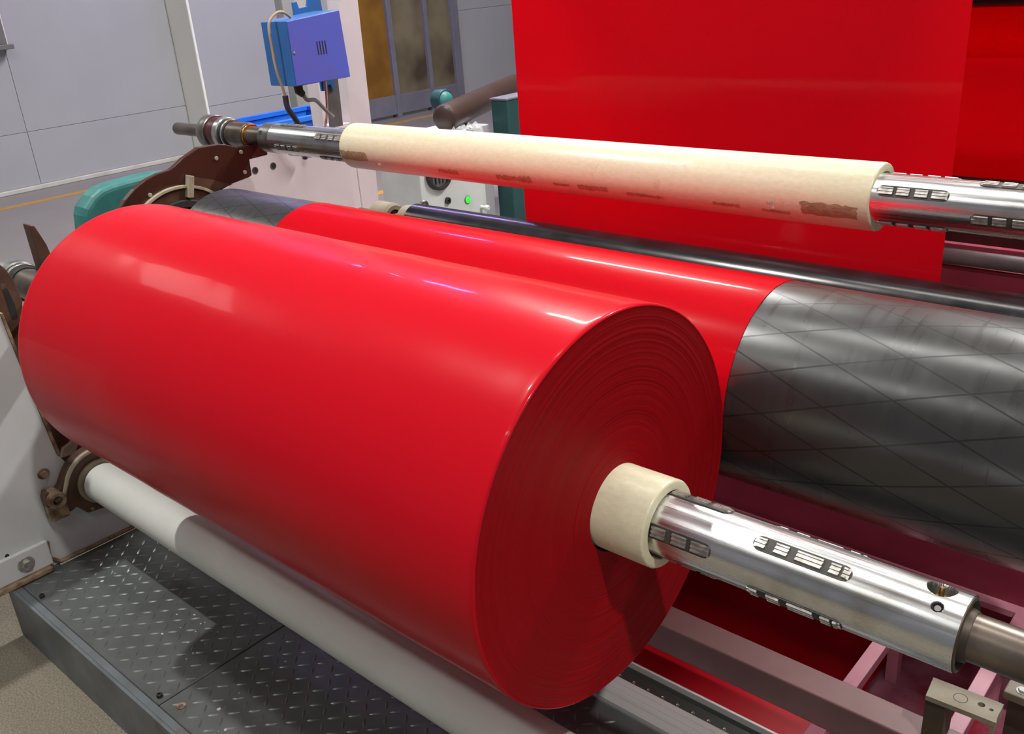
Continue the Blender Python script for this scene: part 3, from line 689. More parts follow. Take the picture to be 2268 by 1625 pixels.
gp_ = thing('cavity_backing', 'added dark sheet standing for the shaded cavity behind the idler bars', 'panel', (-.4, 2.78, 0))  # added sheet, makes the gap behind the bars read dark
obj('backing_sheet', box(-1.2, .7, 2.76, 2.78, 0, .84), M['maroon'], gp_, origin=(-.4, 2.78, 0), bevel=.003)
obj('backing_rib', box(-1.2, .7, 2.78, 2.82, .3, .34), M['maroon'], gp_, origin=(-.4, 2.78, 0))

# ---- primary arm plate (pivots on the drum axis) with its rim, ribs and bolt heads
PX = -2.205
arm = thing('swing_arm', 'brown steel swing arm plate under the upper shaft end', 'arm plate', (PX, DY, DZ - .2))
sc = .9802   # plate outline measured on x=-2.25, moved onto PX
def q(y, z): return (y * sc, CAMH + (z - CAMH) * sc)
pts = [q(1.193, .929), q(1.221, .945), q(1.264, .961), q(1.271, .964), q(1.330, .962), q(1.352, .957), q(1.385, .944), q(1.440, .943), q(1.452, .940), q(1.475, .913), q(1.473, .907), q(1.414, .906), q(1.413, .863), q(1.402, .859), q(1.348, .853), q(1.30, .84)]
cy, cz, R0 = 1.157, .727, .205
arc = [(cy + R0 * math.cos(math.radians(t)), cz + R0 * math.sin(math.radians(t))) for t in range(20, -271, -10)]
pts2 = pts + [p for p in arc]
# close from lower right round the bottom and the left back up to the top of the disc
obj('arm_plate', prism(pts2, PX - .018, PX), M['brown'], arm, origin=(PX, cy, cz), bevel=.002)
obj('hub_rim', ring(PX - .002, PX + .012, cy, cz, .164, .157, 96), M['cream'], arm, origin=(PX, cy, cz), smooth=40)
obj('hub_cover', cyl(PX - .004, PX + .003, cy, cz, .157, 96), M['brown2'], arm, origin=(PX, cy, cz), smooth=40)
obj('hub_chain', ring(PX + .003, PX + .016, cy, cz, .128, .110, 48, .003), M['black'], arm, origin=(PX, cy, cz), smooth=30)
obj('rib', prism([q(1.217, .904), q(1.232, .899), q(1.218, .845), q(1.203, .848)], PX, PX + .02), M['cream'], arm, origin=(PX, cy, cz), bevel=.002)
obj('recess', prism([q(1.235, .896), q(1.291, .876), q(1.345, .852), q(1.22, .84)], PX, PX + .004), M['brown2'], arm, origin=(PX, cy, cz))
for y, z in (q(1.314, .928), q(1.391, .930), q(1.391, .876), q(1.111, .874)):
    obj('bolt', cyl(PX, PX + .004, y, z, .0055, 14), M['cream'], arm, origin=(PX, y, z), smooth=40)

# ---- turquoise guard behind the arm
TX = -2.40
tg = thing('drive_guard', 'turquoise rounded drive guard behind the brown arm plate', 'guard', (TX, 1.12, .4))
gp = [(.990, .780), (.997, .828), (1.006, .848), (1.032, .872), (1.061, .887), (1.089, .892), (1.139, .895), (1.208, .897), (1.27, .89), (1.32, .86), (1.34, .80), (1.34, .42), (1.0, .42), (.985, .50)]
obj('guard_shell', prism(gp, TX - .07, TX), M['teal'], tg, origin=(TX, 1.12, .65), bevel=.018, bseg=4)
obj('guard_seam', prism([(.986, .66), (1.33, .66), (1.33, .668), (.986, .668)], TX - .068, TX + .003), M['tealdk'], tg, origin=(TX, 1.12, .65))

# ---- fork that carries the far end of the lower shaft
FX = -2.20
fk = thing('shaft_fork', 'dark brown steel fork holding the far shaft end', 'fork', (FX, .75, .30))
obj('right_prong', prism([(.785, .883), (.796, .879), (.806, .848), (.811, .831), (.815, .803), (.825, .70), (.80, .66), (.786, .70), (.786, .784)], FX - .02, FX + .016), M['brown2'], fk, origin=(FX, .75, .7), bevel=.002)
obj('left_prong', prism([(.633, .86), (.668, .85), (.690, .818), (.700, .793), (.706, .739), (.694, .696), (.64, .66), (.62, .72)], FX + .055, FX + .078), M['brown2'], fk, origin=(FX, .75, .7), bevel=.002)
obj('prong_slot', prism([(.674, .776), (.682, .776), (.688, .735), (.686, .705), (.674, .705)], FX + .078, FX + .0795), M['black'], fk, origin=(FX, .75, .7))
obj('fork_body', prism([(.64, .72), (.70, .700), (.76, .700), (.80, .690), (.84, .66), (.83, .40), (.80, .30), (.68, .30), (.63, .50)], FX - .02, FX + .05), M['brown2'], fk, origin=(FX, .75, .5), bevel=.003)
obj('pale_rib', prism([(.694, .345), (.727, .342), (.760, .385), (.752, .400), (.725, .372), (.705, .366)], FX + .05, FX + .062), M['cream'], fk, origin=(FX, .75, .5), bevel=.002)
obj('pale_plate', prism([(.60, .74), (.640, .715), (.652, .652), (.638, .650), (.625, .70), (.60, .72)], FX + .095, FX + .105), M['cream'], fk, origin=(FX, .75, .5), bevel=.002)

# ---- left side frame of the winder: low plate, foot, bored plate and tall post
sf = thing('side_frame', 'white painted steel side frame at the far end', 'machine frame', (-2.3, 1.2, 0))
LX = -2.055
obj('low_plate', prism([(.15, .135), (.15, .78), (.628, .78), (.633, .745), (.636, .70), (.650, .520), (.662, .395), (.690, .34), (.74, .27), (.95, .25), (.98, .137), (.62, .137)], LX - .03, LX), M['frame_low'], sf, origin=(LX, .5, .4), bevel=.002)
obj('edge_strip', prism([(.633, .745), (.636, .70), (.650, .520), (.662, .395), (.668, .395), (.656, .520), (.642, .70), (.638, .745)], LX - .012, LX + .003), M['rust'], sf, origin=(LX, .5, .4))
obj('back_plate', box(-2.40, -2.37, .62, 1.36, 0, .60), M['frame_low'], sf, origin=(-2.4, 1.2, 0), bevel=.003)
obj('bored_plate', prism([(1.36, .60), (1.36, .838), (1.50, .905), (1.545, .908), (1.925, .905), (1.900, .60)], -2.47, -2.45), M['frame'], sf, origin=(-2.45, 1.6, .7), bevel=.002)
for y, z in ((1.552, .833), (1.617, .834), (1.495, .757), (1.835, .655)):
    r = .0085 if z > .8 else .004
    obj('bore', lathe([(-2.4515, r * 1.25), (-2.4485, r * 1.25), (-2.4485, r), (-2.4515, r)], y, z, 20, close=True), M['grey'], sf, origin=(-2.45, y, z))
    obj('bore_hole', cyl(-2.4515, -2.4488, y, z, r, 20, .0002), M['black'], sf, origin=(-2.45, y, z))
obj('post', prism([(1.972, 0), (1.975, .912), (1.990, 1.279), (2.0, 2.6), (2.072, 2.6), (2.070, 1.274), (2.062, .891), (2.050, .640), (2.040, 0)], -2.56, -2.50), M['frame'], sf, origin=(-2.5, 2, 1), bevel=.003)
obj('post_flange', prism([(1.90, 0), (1.902, .905), (1.972, .905), (1.972, 0)], -2.56, -2.50), M['frame'], sf, origin=(-2.5, 2, 1), bevel=.003)
obj('inner_post', prism([(2.20, 0), (2.20, 2.6), (2.27, 2.6), (2.27, 0)], -3.02, -2.95), M['frame'], sf, origin=(-3, 2.2, 1), bevel=.003)
obj('tie_bar', box(-3.0, -2.5, 2.0, 2.27, 2.5, 2.6), M['frame'], sf, origin=(-2.7, 2.1, 2.5), bevel=.003)
obj('foot_angle', box(LX - .002, LX + .022, .30, .578, .1375, .150), M['rust'], sf, origin=(LX, .45, .15), bevel=.003)
obj('foot_upright', box(LX, LX + .012, .30, .584, .150, .212), M['frame_low'], sf, origin=(LX, .45, .15), bevel=.003)
obj('rust_bead', tube([(LX + .004, .585, .205), (LX + .006, .580, .165), (LX + .008, .60, .145), (LX + .006, .68, .142), (LX + .006, .80, .142), (LX + .006, .97, .142)], .005, 8), M['rust'], sf, origin=(LX, .6, .15), smooth=50)
obj('foot_bolt', hexbolt((LX + .012, .528, .180), 'x', .013, .012), M['lug'], sf, origin=(LX, .528, .18), bevel=.001)
obj('plate_bolt', hexbolt((LX, .622, .365), 'x', .009, .010), M['rust'], sf, origin=(LX, .62, .36))
obj('plate_hole', cyl(LX - .001, LX + .0008, .500, .213, .005, 14), M['black'], sf, origin=(LX, .5, .21))

# ---- white lower roller with its bearing bracket
WY, WZ, WR = .7258, .3103, .0455
wr = thing('lower_roller', 'white painted roller lying below the red roll', 'roller', (-1.2, WY, WZ - WR))
obj('roller_body', lathe([(-2.012, 0), (-2.012, WR - .008), (-2.010, WR - .003), (-2.004, WR), (-.30, WR), (-.30, 0)], WY, WZ, 128), M['white'], wr, origin=(-1.2, WY, WZ), smooth=40)
obj('journal', cyl(-2.05, -2.01, WY, WZ, .02, 32), M['oilsteel'], wr, origin=(-2, WY, WZ), smooth=40)
br = thing('roller_bracket', 'rusty brown flange bracket at the white roller end', 'bracket', (-2.04, .66, .22))
fp = [(WY + .088 * math.cos(math.radians(t)), WZ - .004 + .088 * math.sin(math.radians(t))) for t in range(-60, 151, 10)]
fp += [(.640, .335), (.625, .322), (.606, .335), (.599, .320), (.600, .292), (.618, .268), (.646, .265), (.660, .270), (.680, .243)]
obj('flange', prism(fp, -2.05, -2.022), M['brown2'], br, origin=(-2.04, .66, .3), bevel=.003)
obj('pale_rim', tube([(-2.022, y, z) for y, z in [(WY + .078 * math.cos(math.radians(t)), WZ + .078 * math.sin(math.radians(t))) for t in range(70, 166, 8)] + [(.640, .312), (.618, .305)]], .0055, 8), M['cream'], br, origin=(-2.02, .66, .3), smooth=50)
obj('bearing_ring', ring(-2.024, -2.014, WY, WZ, .0535, .030, 64, .002), M['tan'], br, origin=(-2.02, WY, WZ), smooth=40)
obj('clamp_ear', ring(-2.045, -2.005, .620, .312, .020, .011, 24, .002), M['rust'], br, origin=(-2.02, .62, .31), smooth=40)
obj('clamp_block', box(-2.045, -2.012, .598, .640, .262, .298), M['rust'], br, origin=(-2.02, .62, .28), bevel=.004)
obj('rivet', cyl(-2.022, -2.018, .690, .250, .0045, 12), M['rust'], br, origin=(-2.02, .69, .25))

# ---- checker plate step
ZP = .135
step = thing('checker_step', 'low grey checker plate step in front of the winder', 'step', (-1.0, .75, 0))
def plate_part(x0, x1, y0, y1):
    p = obj('tread_plate', box(x0, x1, y0, y1, ZP - .008, ZP), M['plate'], step, origin=((x0 + x1) / 2, (y0 + y1) / 2, ZP - .008), bevel=.0015, bseg=1)
    bm = NB(); pt = .0262; i = 0
    rnd = random.Random(int(x0 * 1000))
    nx_, ny_ = int((x1 - x0 - .012) / pt), int((y1 - y0 - .012) / pt)
    for i in range(nx_):
        for j in range(ny_):
            cx, cy_ = x0 + .012 + pt * (i + .5), y0 + .010 + pt * (j + .5)
            a = PI / 4 + (PI / 2 if (i + j) % 2 else 0)
            ca, sa = math.cos(a), math.sin(a); Lh, w, h = .0122, .0031, .0016
            ring_ = [(-Lh, 0), (-Lh * .5, -w * .85), (0, -w), (Lh * .5, -w * .85), (Lh, 0), (Lh * .5, w * .85), (0, w), (-Lh * .5, w * .85)]
            base = [bm.verts.new((cx + px * ca - py * sa, cy_ + px * sa + py * ca, ZP - .0001)) for px, py in ring_]
            top = [bm.verts.new((cx + px * ca, cy_ + px * sa, ZP + h)) for px in (-Lh * .55, 0, Lh * .55)]
            bm.faces.new((base[0], base[1], top[0])); bm.faces.new((base[1], base[2], top[1], top[0])); bm.faces.new((base[2], base[3], top[2], top[1])); bm.faces.new((base[3], base[4], top[2]))
            bm.faces.new((base[4], base[5], top[2])); bm.faces.new((base[5], base[6], top[1], top[2])); bm.faces.new((base[6], base[7], top[0], top[1])); bm.faces.new((base[7], base[0], top[0]))
    g = obj('tread_pattern', bm, M['plug'], p, origin=((x0 + x1) / 2, (y0 + y1) / 2, ZP), smooth=50)
    g['kind'] = 'stuff'
plate_part(-2.05, -1.4345, .505, 1.005)
plate_part(-1.4315, -.62, .505, 1.005)
plate_part(-.617, .25, .505, 1.005)
obj('support_deck', box(-2.05, .25, .51, 1.0, 0, ZP - .0085), M['black'], step, origin=(-1, .75, 0))
obj('edge_face', box(-2.06, .25, .482, .489, 0, ZP + .001), M['edgeiron'], step, origin=(-1, .485, 0), bevel=.001)
obj('edge_flange', box(-2.06, .25, .489, .5035, ZP - .006, ZP + .0012), M['edgeiron'], step, origin=(-1, .49, ZP), bevel=.001)
obj('end_face', box(-2.068, -2.056, .482, .60, 0, ZP), M['edgeiron'], step, origin=(-2.06, .5, 0), bevel=.001)
def upright(o, parent, x, y, z):
    o.rotation_euler = (0, -PI / 2, 0); o.location = Vector((x, y, z)) - parent.location
for (x, y) in ((-1.958, .516), (-1.452, .518), (-.75, .518)):
    upright(obj('socket_bolt', lathe([(0, 0), (0, .0055), (.006, .0055), (.007, .0045), (.007, .0028), (.004, .0028), (.004, 0)], 0, 0, 16), M['black'], step), step, x, y, ZP)
upright(obj('rust_ring', lathe([(0, .004), (.0012, .004), (.0012, .009), (0, .009)], 0, 0, 18, close=True), M['rust'], step), step, -1.396, .53, ZP)
# paint spatter on the tread
rnd = random.Random(12); spots = [(250, 1290), ]
sp_bm = NB()
clusters = [(-1.60, .66, 10, .035), (-1.80, .80, 5, .03), (-1.50, .80, 6, .04), (-1.93, .62, 4, .02), (-1.52, .63, 4, .02), (-1.30, .70, 4, .06), (-1.28, .59, 4, .04), (-1.62, .88, 6, .05)]
for cx, cy_, k, s in clusters:
    for _ in range(k):
        x, y, r = cx + rnd.gauss(0, s), cy_ + rnd.gauss(0, s), rnd.uniform(.0012, .0042)
        if not .512 < y < 1.0: continue
        e = rnd.uniform(.6, 1)
        f = [sp_bm.verts.new((x + r * math.cos(2 * PI * i / 10), y + e * r * math.sin(2 * PI * i / 10), ZP + .0004)) for i in range(10)]
        g = [sp_bm.verts.new((x + .7 * r * math.cos(2 * PI * i / 10), y + .7 * e * r * math.sin(2 * PI * i / 10), ZP + .0010)) for i in range(10)]
        sp_bm.faces.new(g)
        for i in range(10): sp_bm.faces.new((f[i], f[(i + 1) % 10], g[(i + 1) % 10], g[i]))
o = obj('paint_spatter', sp_bm, M['splash'], step, origin=(-1.5, .7, ZP)); o['kind'] = 'stuff'

# ---- aluminium sill behind the step: grooved strip and dark perforated channel
sill = thing('aluminium_sill', 'grooved aluminium sill strip behind the checker plate', 'sill', (-.8, 1.05, 0))
gp = [(1.008, .10), (1.008, .142)]
for gy in (1.026, 1.040, 1.054):
    gp += [(gy - .0008, .142), (gy - .0008, .1405), (gy + .0008, .1405), (gy + .0008, .142)]
gp += [(1.067, .142), (1.067, .10)]
obj('grooved_strip', prism(gp, -2.03, .25), M['alu'], sill, origin=(-.8, 1.05, .12))
obj('channel_floor', box(-2.03, .25, 1.0675, 1.112, .10, .128), M['aludk'], sill, origin=(-.8, 1.09, .12))
obj('channel_lip', box(-2.03, .25, 1.112, 1.117, .10, .141), M['alu'], sill, origin=(-.8, 1.115, .12), bevel=.001)
obj('perforated_lip', box(-2.03, .25, 1.0675, 1.079, .128, .139), M['aludk'], sill, origin=(-.8, 1.07, .13), bevel=.001)
obj('sill_support', box(-2.03, .25, 1.01, 1.115, 0, .10), M['black'], sill, origin=(-.8, 1.05, 0))
rv = None
for i in range(14):
    x = -.83 + i * .0305
    if rv is None:
        rv = obj('rivet', NB(), M['lug'], sill); bm = lathe([(0, .0016), (.0006, .0030), (.0012, .0026), (.0006, .0016)], 0, 0, 14, close=True); bm.to_mesh(rv.data); bm.free()
        o = rv
    else:
        o = link(rv.copy(), sill)
    o.rotation_euler = (0, -PI / 2, 0); o.location = Vector((x, 1.0735, .1388)) - sill.location

# ---- floor of the winder behind the sill
tr = thing('base_tray', 'painted steel base tray of the winder seen under the drum', 'machine base', (-.8, 1.4, 0))
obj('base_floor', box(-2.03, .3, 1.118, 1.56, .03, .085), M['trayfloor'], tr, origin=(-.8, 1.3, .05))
# flange plate with a rectangular notch, and the web plate behind it
fz0, fz1 = .223, .235
bm = NB()
for (x0, x1, y0, y1) in ((-2.03, -.335, 1.40, 1.553), (-.275, .3, 1.40, 1.553), (-.335, -.275, 1.530, 1.553), (-.335, -.275, 1.40, 1.487)):
    add_box(bm, x0, x1, y0, y1, fz0, fz1)
bmesh.ops.remove_doubles(bm, verts=bm.verts, dist=1e-5)
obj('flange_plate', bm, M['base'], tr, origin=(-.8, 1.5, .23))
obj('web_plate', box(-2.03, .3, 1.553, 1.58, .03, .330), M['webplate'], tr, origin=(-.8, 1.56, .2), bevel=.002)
for i, (xa, xb) in enumerate(((-.445, -.421), (-.282, -.257), (-.09, -.066))):
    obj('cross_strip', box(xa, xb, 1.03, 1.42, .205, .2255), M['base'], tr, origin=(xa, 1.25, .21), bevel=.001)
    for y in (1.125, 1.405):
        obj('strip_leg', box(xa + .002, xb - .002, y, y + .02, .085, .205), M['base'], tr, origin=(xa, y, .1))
fs = thing('film_sheet', 'loose red film sheet lying in the base under the shaft', 'film', (-.9, 1.3, .09))
bm = NB(); nx_, ny_ = 30, 12; g = {}
for i in range(nx_ + 1):
    for j in range(ny_ + 1):
        x = -2.0 + 1.545 * i / nx_; y = 1.12 + .43 * j / ny_
        g[i, j] = bm.verts.new((x, y, .090 + .010 * math.sin(y * 24) ** 2 + .002 * math.sin(x * 5 + y * 9)))
for i in range(nx_):
    for j in range(ny_): bm.faces.new((g[i, j], g[i + 1, j], g[i + 1, j + 1], g[i, j + 1]))
o = obj('sheet', bm, M['tray'], fs, origin=(-.9, 1.3, .1), smooth=60)
sm = o.modifiers.new('thickness', 'SOLIDIFY'); sm.thickness = .0008; sm.offset = 1; es = o.modifiers.new('crisp_rim', 'EDGE_SPLIT'); es.split_angle = math.radians(40)
sq = thing('square_bar', 'brown grey square steel bar crossing under the shaft', 'bar', (-.8, 1.115, .2258))
obj('bar_body', box(-2.0, .28, 1.0875, 1.1415, .2258, .2835), M['barsteel'], sq, origin=(-.8, 1.115, .25), bevel=.0025)

# ---- bracket in the lower right corner
bk = thing('flat_bracket', 'olive flat steel bracket with two holes on a dark post', 'bracket', (-.25, 1.14, .1))
ZB = .36
bar = NB()
ox0, ox1, oy0, oy1 = -.293, -.2045, 1.099, 1.145
holes = [(-.2240, 1.1260, .0048), (-.2105, 1.1240, .0028)]
# plate outline with two round holes: fill with holes
ev = []
def loop(pts, z):
    vs = [bar.verts.new((x, y, z)) for x, y in pts]
    es = [bar.edges.new((vs[i], vs[(i + 1) % len(vs)])) for i in range(len(vs))]
    return vs, es
allv = []
outl = [(ox0 + .004, oy0), (ox1 + .006, oy0 + .004), (ox1, oy1), (ox0, oy1 - .004)]
lv = {}
for z in (ZB - .008, ZB):
    ed = []
    lv[z] = []
    for pts in [outl] + [[(hx + hr * math.cos(2 * PI * k / 16), hy + hr * math.sin(2 * PI * k / 16)) for k in range(16)] for hx, hy, hr in holes]:
        vs, es = loop(pts, z); ed += es; lv[z].append(vs)
    bmesh.ops.triangle_fill(bar, edges=ed, use_beauty=True)
for a, b in zip(lv[ZB - .008], lv[ZB]):
    for i in range(len(a)): bar.faces.new((a[i], a[(i + 1) % len(a)], b[(i + 1) % len(b)], b[i]))
obj('flat_bar', bar, M['tan'], bk, origin=(-.25, 1.12, ZB))
upright(obj('stamp_ring', lathe([(0, .0085), (.0004, .0088), (.0004, .0092), (0, .0095)], 0, 0, 24, close=True), M['darkpost'], bk), bk, -.250, 1.122, ZB)
obj('post', box(-.290, -.262, 1.103, 1.140, .2845, ZB - .008), M['darkpost'], bk, origin=(-.28, 1.12, .2), bevel=.001)
obj('end_lip', box(-.2055, -.2005, oy0 + .004, oy1, ZB - .022, ZB - .0005), M['tan'], bk, origin=(-.2, 1.12, ZB))
b2 = thing('small_lug_plate', 'small tan steel plate with a white bolt under the journal', 'bracket', (-.2, 1.215, .3))
obj('lug_plate', box(-.214, -.150, 1.200, 1.232, .322, .335), M['tan'], b2, origin=(-.2, 1.21, .33), bevel=.002)
obj('lug_leg', box(-.210, -.16, 1.224, 1.232, .2256, .322), M['darkpost'], b2, origin=(-.2, 1.22, .28))
obj('bolt', hexbolt((-.193, 1.216, .335), 'z', .006, .004), M['white'], b2, origin=(-.193, 1.216, .335))

# ================================================================== CONTROL BOX AND BITS ON THE POST
bx = thing('control_box', 'blue enamel control box with vent slots on the white post', 'control box', (-2.4, 1.77, 1.05))
fq = [(1.673, 1.061), (1.876, 1.063), (1.867, 1.256), (1.674, 1.240)]
bm = NB()
fr = [bm.verts.new((-2.35, y, z)) for y, z in fq]; bk_ = [bm.verts.new((-2.475, y, z)) for y, z in fq]
for a in ((0, 1, 2, 3),): bm.faces.new([fr[i] for i in a]); bm.faces.new([bk_[i] for i in a][::-1])
for i in range(4): bm.faces.new((fr[i], bk_[i], bk_[(i + 1) % 4], fr[(i + 1) % 4]))
obj('body', bm, M['bluedk'], bx, origin=(-2.4, 1.77, 1.15), bevel=.002)
obj('front_cover', prism([(1.675, 1.063), (1.876, 1.064), (1.867, 1.255), (1.676, 1.239)], -2.3498, -2.3475), M['blue'], bx, origin=(-2.35, 1.77, 1.15), bevel=.001)
for i in range(4):
    y = 1.767 + i * .0098
    obj('vent_slot', prism([(y, 1.176), (y + .0036, 1.1763), (y + .0045, 1.139), (y + .0009, 1.1385)], -2.3476, -2.3468), M['black'], bx, origin=(-2.347, y, 1.16))
obj('screw', cyl(-2.3476, -2.3455, 1.685, 1.153, .0045, 14), M['lug'], bx, origin=(-2.347, 1.685, 1.15))
obj('mount_plate', prism([(1.80, 1.235), (1.80, 1.285), (1.815, 1.287), (1.82, 1.268), (1.85, 1.27), (1.856, 1.29), (1.905, 1.29), (1.915, 1.02), (1.902, 1.018), (1.898, 1.035), (1.885, 1.035), (1.88, 1.018), (1.86, 1.02), (1.86, 1.235)], -2.486, -2.478), M['bluedk'], bx, origin=(-2.48, 1.87, 1.15), bevel=.001)
obj('post_strap', prism([(1.884, .90), (1.932, .90), (1.938, 1.06), (1.892, 1.06)], -2.50, -2.488), M['grey'], bx, origin=(-2.49, 1.9, 1), bevel=.001)
obj('gland', tube([(-2.40, 1.716, 1.062), (-2.40, 1.718, 1.040), (-2.40, 1.730, 1.030)], [.014, .013, .010], 10), M['black'], bx, origin=(-2.4, 1.72, 1.04), smooth=50)
def cable(name, label, pts, r, mt, k=6):
    P_ = spline(pts, k)
    o = obj(name, tube(P_, r, 8), mt, None, origin=pts[0], smooth=60)
    return tag(o, label, 'cable')
cable('cable', 'tan cable looping over the left side of the blue box', [(-2.41, 1.735, 1.247), (-2.405, 1.71, 1.262), (-2.40, 1.68, 1.262), (-2.40, 1.650, 1.235), (-2.40, 1.648, 1.17), (-2.40, 1.650, 1.11), (-2.40, 1.661, 1.06), (-2.40, 1.667, 1.03)], .0042, M['cable'])
cable('cable', 'dark violet sheathed cable hanging left below the blue box', [(-2.40, 1.666, 1.035), (-2.40, 1.668, 1.00), (-2.40, 1.685, .97), (-2.40, 1.70, .94), (-2.40, 1.71, .90), (-2.42, 1.715, .84)], .0085, M['cabledk'])
cable('cable', 'grey cable slanting from the box gland to the strap', [(-2.40, 1.730, 1.030), (-2.40, 1.742, 1.012), (-2.40, 1.770, 1.008), (-2.41, 1.80, .985), (-2.43, 1.84, .955), (-2.46, 1.875, .94)], .006, M['cablegr'])
cable('cable', 'pink brown cable dropping straight from the box bottom', [(-2.47, 1.872, 1.055), (-2.47, 1.868, 1.00), (-2.47, 1.860, .95), (-2.47, 1.845, .91), (-2.47, 1.835, .86)], .0042, M['cablepk'])

# blue tote standing on the aisle floor behind the frame
tx, ty, tz = -5.35, 3.88, .56
tote = thing('plastic_tote', 'blue plastic tote box standing on the aisle floor', 'tote', (tx + .3, ty - .4, 0))
x0, x1, y0, y1 = tx, tx + .44, ty - .70, ty
th = .02
obj('base', box(x0 + .02, x1 - .02, y0 + .02, y1 - .02, .0, .02), M['crate'], tote, origin=(x0, y0, 0))
obj('wall', box(x0, x0 + th, y0, y1, .02, tz), M['crate'], tote, origin=(x0, y0, 0), bevel=.003)
obj('wall', box(x1 - th, x1, y0, y1, .02, tz), M['crate'], tote, origin=(x1, y0, 0), bevel=.003)
obj('wall', box(x0 + th, x1 - th, y0, y0 + th, .02, tz), M['crate'], tote, origin=(x0, y0, 0), bevel=.003)
obj('wall', box(x0 + th, x1 - th, y1 - th, y1, .02, tz), M['crate'], tote, origin=(x0, y1, 0), bevel=.003)
bm = NB()
for (a, b, c, d_) in ((x0 - .025, x0 + .03, y0 - .025, y1 + .025), (x1 - .03, x1 + .025, y0 - .025, y1 + .025), (x0 + .03, x1 - .03, y0 - .025, y0 + .03), (x0 + .03, x1 - .03, y1 - .03, y1 + .025)):
    add_box(bm, a, b, c, d_, tz - .005, tz + .02)
obj('rim', bm, M['crate'], tote, origin=(x0, y0, tz))
obj('divider', box(x0 + .21, x0 + .222, y0 + th, y1 - th, .1, tz - .03), M['crate'], tote, origin=(x0, y0, tz))

# ================================================================== SMALL MACHINE BEHIND
cb_ = thing('control_cabinet', 'white control cabinet with a green lit lamp', 'cabinet', (-3.6, 3.4, 0))
CX = -3.5
obj('body', prism([(3.15, 0), (3.15, .50), (3.20, .572), (3.622, .572), (3.622, 0)], CX - .30, CX), M['cab'], cb_, origin=(CX, 3.4, 0), bevel=.006)
obj('side_panel', box(CX - .32, CX - .02, 3.625, 3.708, 0, .572), M['wall'], cb_, origin=(CX, 3.66, 0), bevel=.004)
obj('fan_guard', ring(CX, CX + .03, 3.272, .395, .085, .070, 48, .004), M['black'], cb_, origin=(CX, 3.27, .39), smooth=40)
obj('fan_disc', cyl(CX, CX + .012, 3.272, .395, .070, 40), M['grey'], cb_, origin=(CX, 3.27, .39), smooth=40)
for i in range(5):
    obj('fan_grille', box(CX + .012, CX + .018, 3.215 + i * .026, 3.222 + i * .026, .345, .445), M['black'], cb_, origin=(CX, 3.27, .39))
obj('key_switch', ring(CX, CX + .016, 3.323, .242, .018, .008, 24, .002), M['black'], cb_, origin=(CX, 3.32, .24), smooth=40)
obj('green_lamp', lathe([(CX, 0), (CX, .019), (CX + .008, .018), (CX + .014, .011), (CX + .016, 0)], 3.473, .214, 24), M['green'], cb_, origin=(CX, 3.47, .21), smooth=60)
obj('lamp_bezel', ring(CX, CX + .006, 3.473, .214, .022, .0185, 24), M['grey'], cb_, origin=(CX, 3.47, .21), smooth=40)
obj('knob', lathe([(CX, .010), (CX + .03, .010), (CX + .035, .016), (CX + .05, .016), (CX + .055, .010), (CX + .055, 0)], 3.575, .150, 24), M['cab'], cb_, origin=(CX, 3.57, .15), smooth=40)
tc_ = thing('teal_cabinet', 'dark teal machine cabinet beside the hanging red film', 'cabinet', (-3.6, 4.0, 0))
obj('body', box(-3.515, -3.40, 3.73, 4.30, 0, .694), M['tealdk'], tc_, origin=(-3.6, 4, 0), bevel=.006)
obj('top_plate', box(-3.517, -3.395, 3.722, 4.306, .694, .705), M['wframe'], tc_, origin=(-3.6, 4, .68), bevel=.003)
bt = thing('brown_tube', 'thick dark brown tube leaning over the small machine', 'tube', (-3.62, 3.35, .62))
p0 = Vector((-3.56, 3.42, .646)); p1 = Vector((-4.00, 4.47, .660))
obj('tube_body', tube([p0, p0 + (p1 - p0) * .02, p0 + (p1 - p0) * .5, p1], [.062, .070, .070, .070], 40), M['darktube'], bt, origin=p0, smooth=50)
dirv = (p1 - p0).normalized()
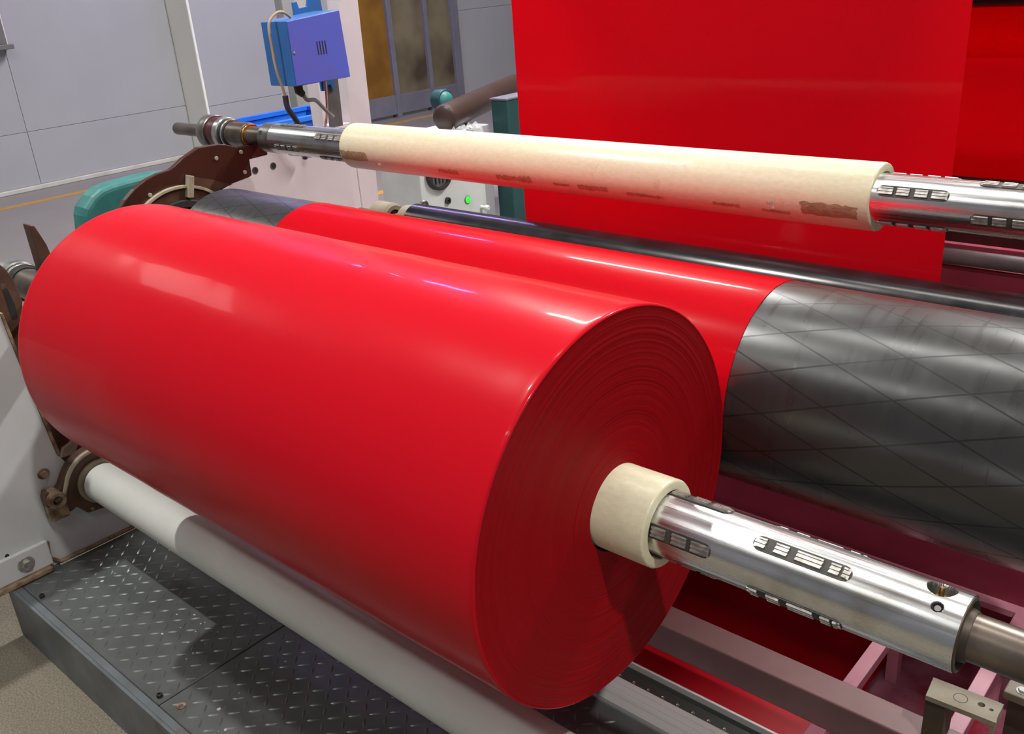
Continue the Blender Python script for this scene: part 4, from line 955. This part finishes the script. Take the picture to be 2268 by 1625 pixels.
obj('tube_end', tube([p0 - dirv * .012, p0 - dirv * .002], [.050, .064], 40), M['darktube'], bt, origin=p0, smooth=50)
cp = thing('machine_clamp', 'small black clamp under the brown tube end', 'clamp', (-3.5, 3.45, .58))
obj('clamp_body', box(-3.498, -3.44, 3.38, 3.53, .545, .568), M['black'], cp, origin=(-3.5, 3.45, .6), bevel=.004)
obj('clamp_bolt', hexbolt((-3.47, 3.42, .568), 'z', .010, .012), M['black'], cp, origin=(-3.49, 3.4, .625))
bm = NB(); rnd = random.Random(21); g = {}
for i in range(15):
    for j in range(9):
        g[i, j] = bm.verts.new((-3.50 + .09 * j / 8, 3.40 + .20 * i / 14 + rnd.uniform(-.008, .008), .582 - .010 * j + rnd.uniform(.0, .035) * (1 if 0 < i < 14 else .2)))
for i in range(14):
    for j in range(8):
        bm.faces.new((g[i, j], g[i + 1, j], g[i + 1, j + 1])); bm.faces.new((g[i, j], g[i + 1, j + 1], g[i, j + 1]))
o = obj('plastic_wrap', bm, M['clear'], None, origin=(-3.6, 3.5, .6)); tag(o, 'crumpled clear plastic wrap on top of the white cabinet', 'plastic wrap')
dm = thing('round_gauge', 'small round teal glass gauge behind the brown tube', 'gauge', (-3.95, 3.86, 0))
obj('gauge_body', lathe([(-4.0, 0), (-4.0, .055), (-3.94, .06), (-3.93, .055), (-3.93, 0)], 3.80, .672, 40), M['tealdk'], dm, origin=(-3.95, 3.8, .7), smooth=40)
obj('gauge_glass', lathe([(-3.93, .047), (-3.915, .042), (-3.905, .025), (-3.902, 0)], 3.80, .672, 40), M['teal'], dm, origin=(-3.93, 3.8, .7), smooth=60)
obj('gauge_pipe', tube([(-3.97, 3.80, .62), (-3.97, 3.80, 0)], .02, 12), M['grey'], dm, origin=(-3.97, 3.8, 0), smooth=40)
o = obj('hose', tube(spline([(-3.9, 4.62, 1.5), (-3.9, 4.60, 1.2), (-3.9, 4.57, 1.05), (-3.9, 4.56, .9), (-3.9, 4.56, .70)], 6), .045, 14), M['darktube'], None, origin=(-3.9, 4.6, .7), smooth=60)
tag(o, 'brown hose hanging beside the red film edge', 'hose')
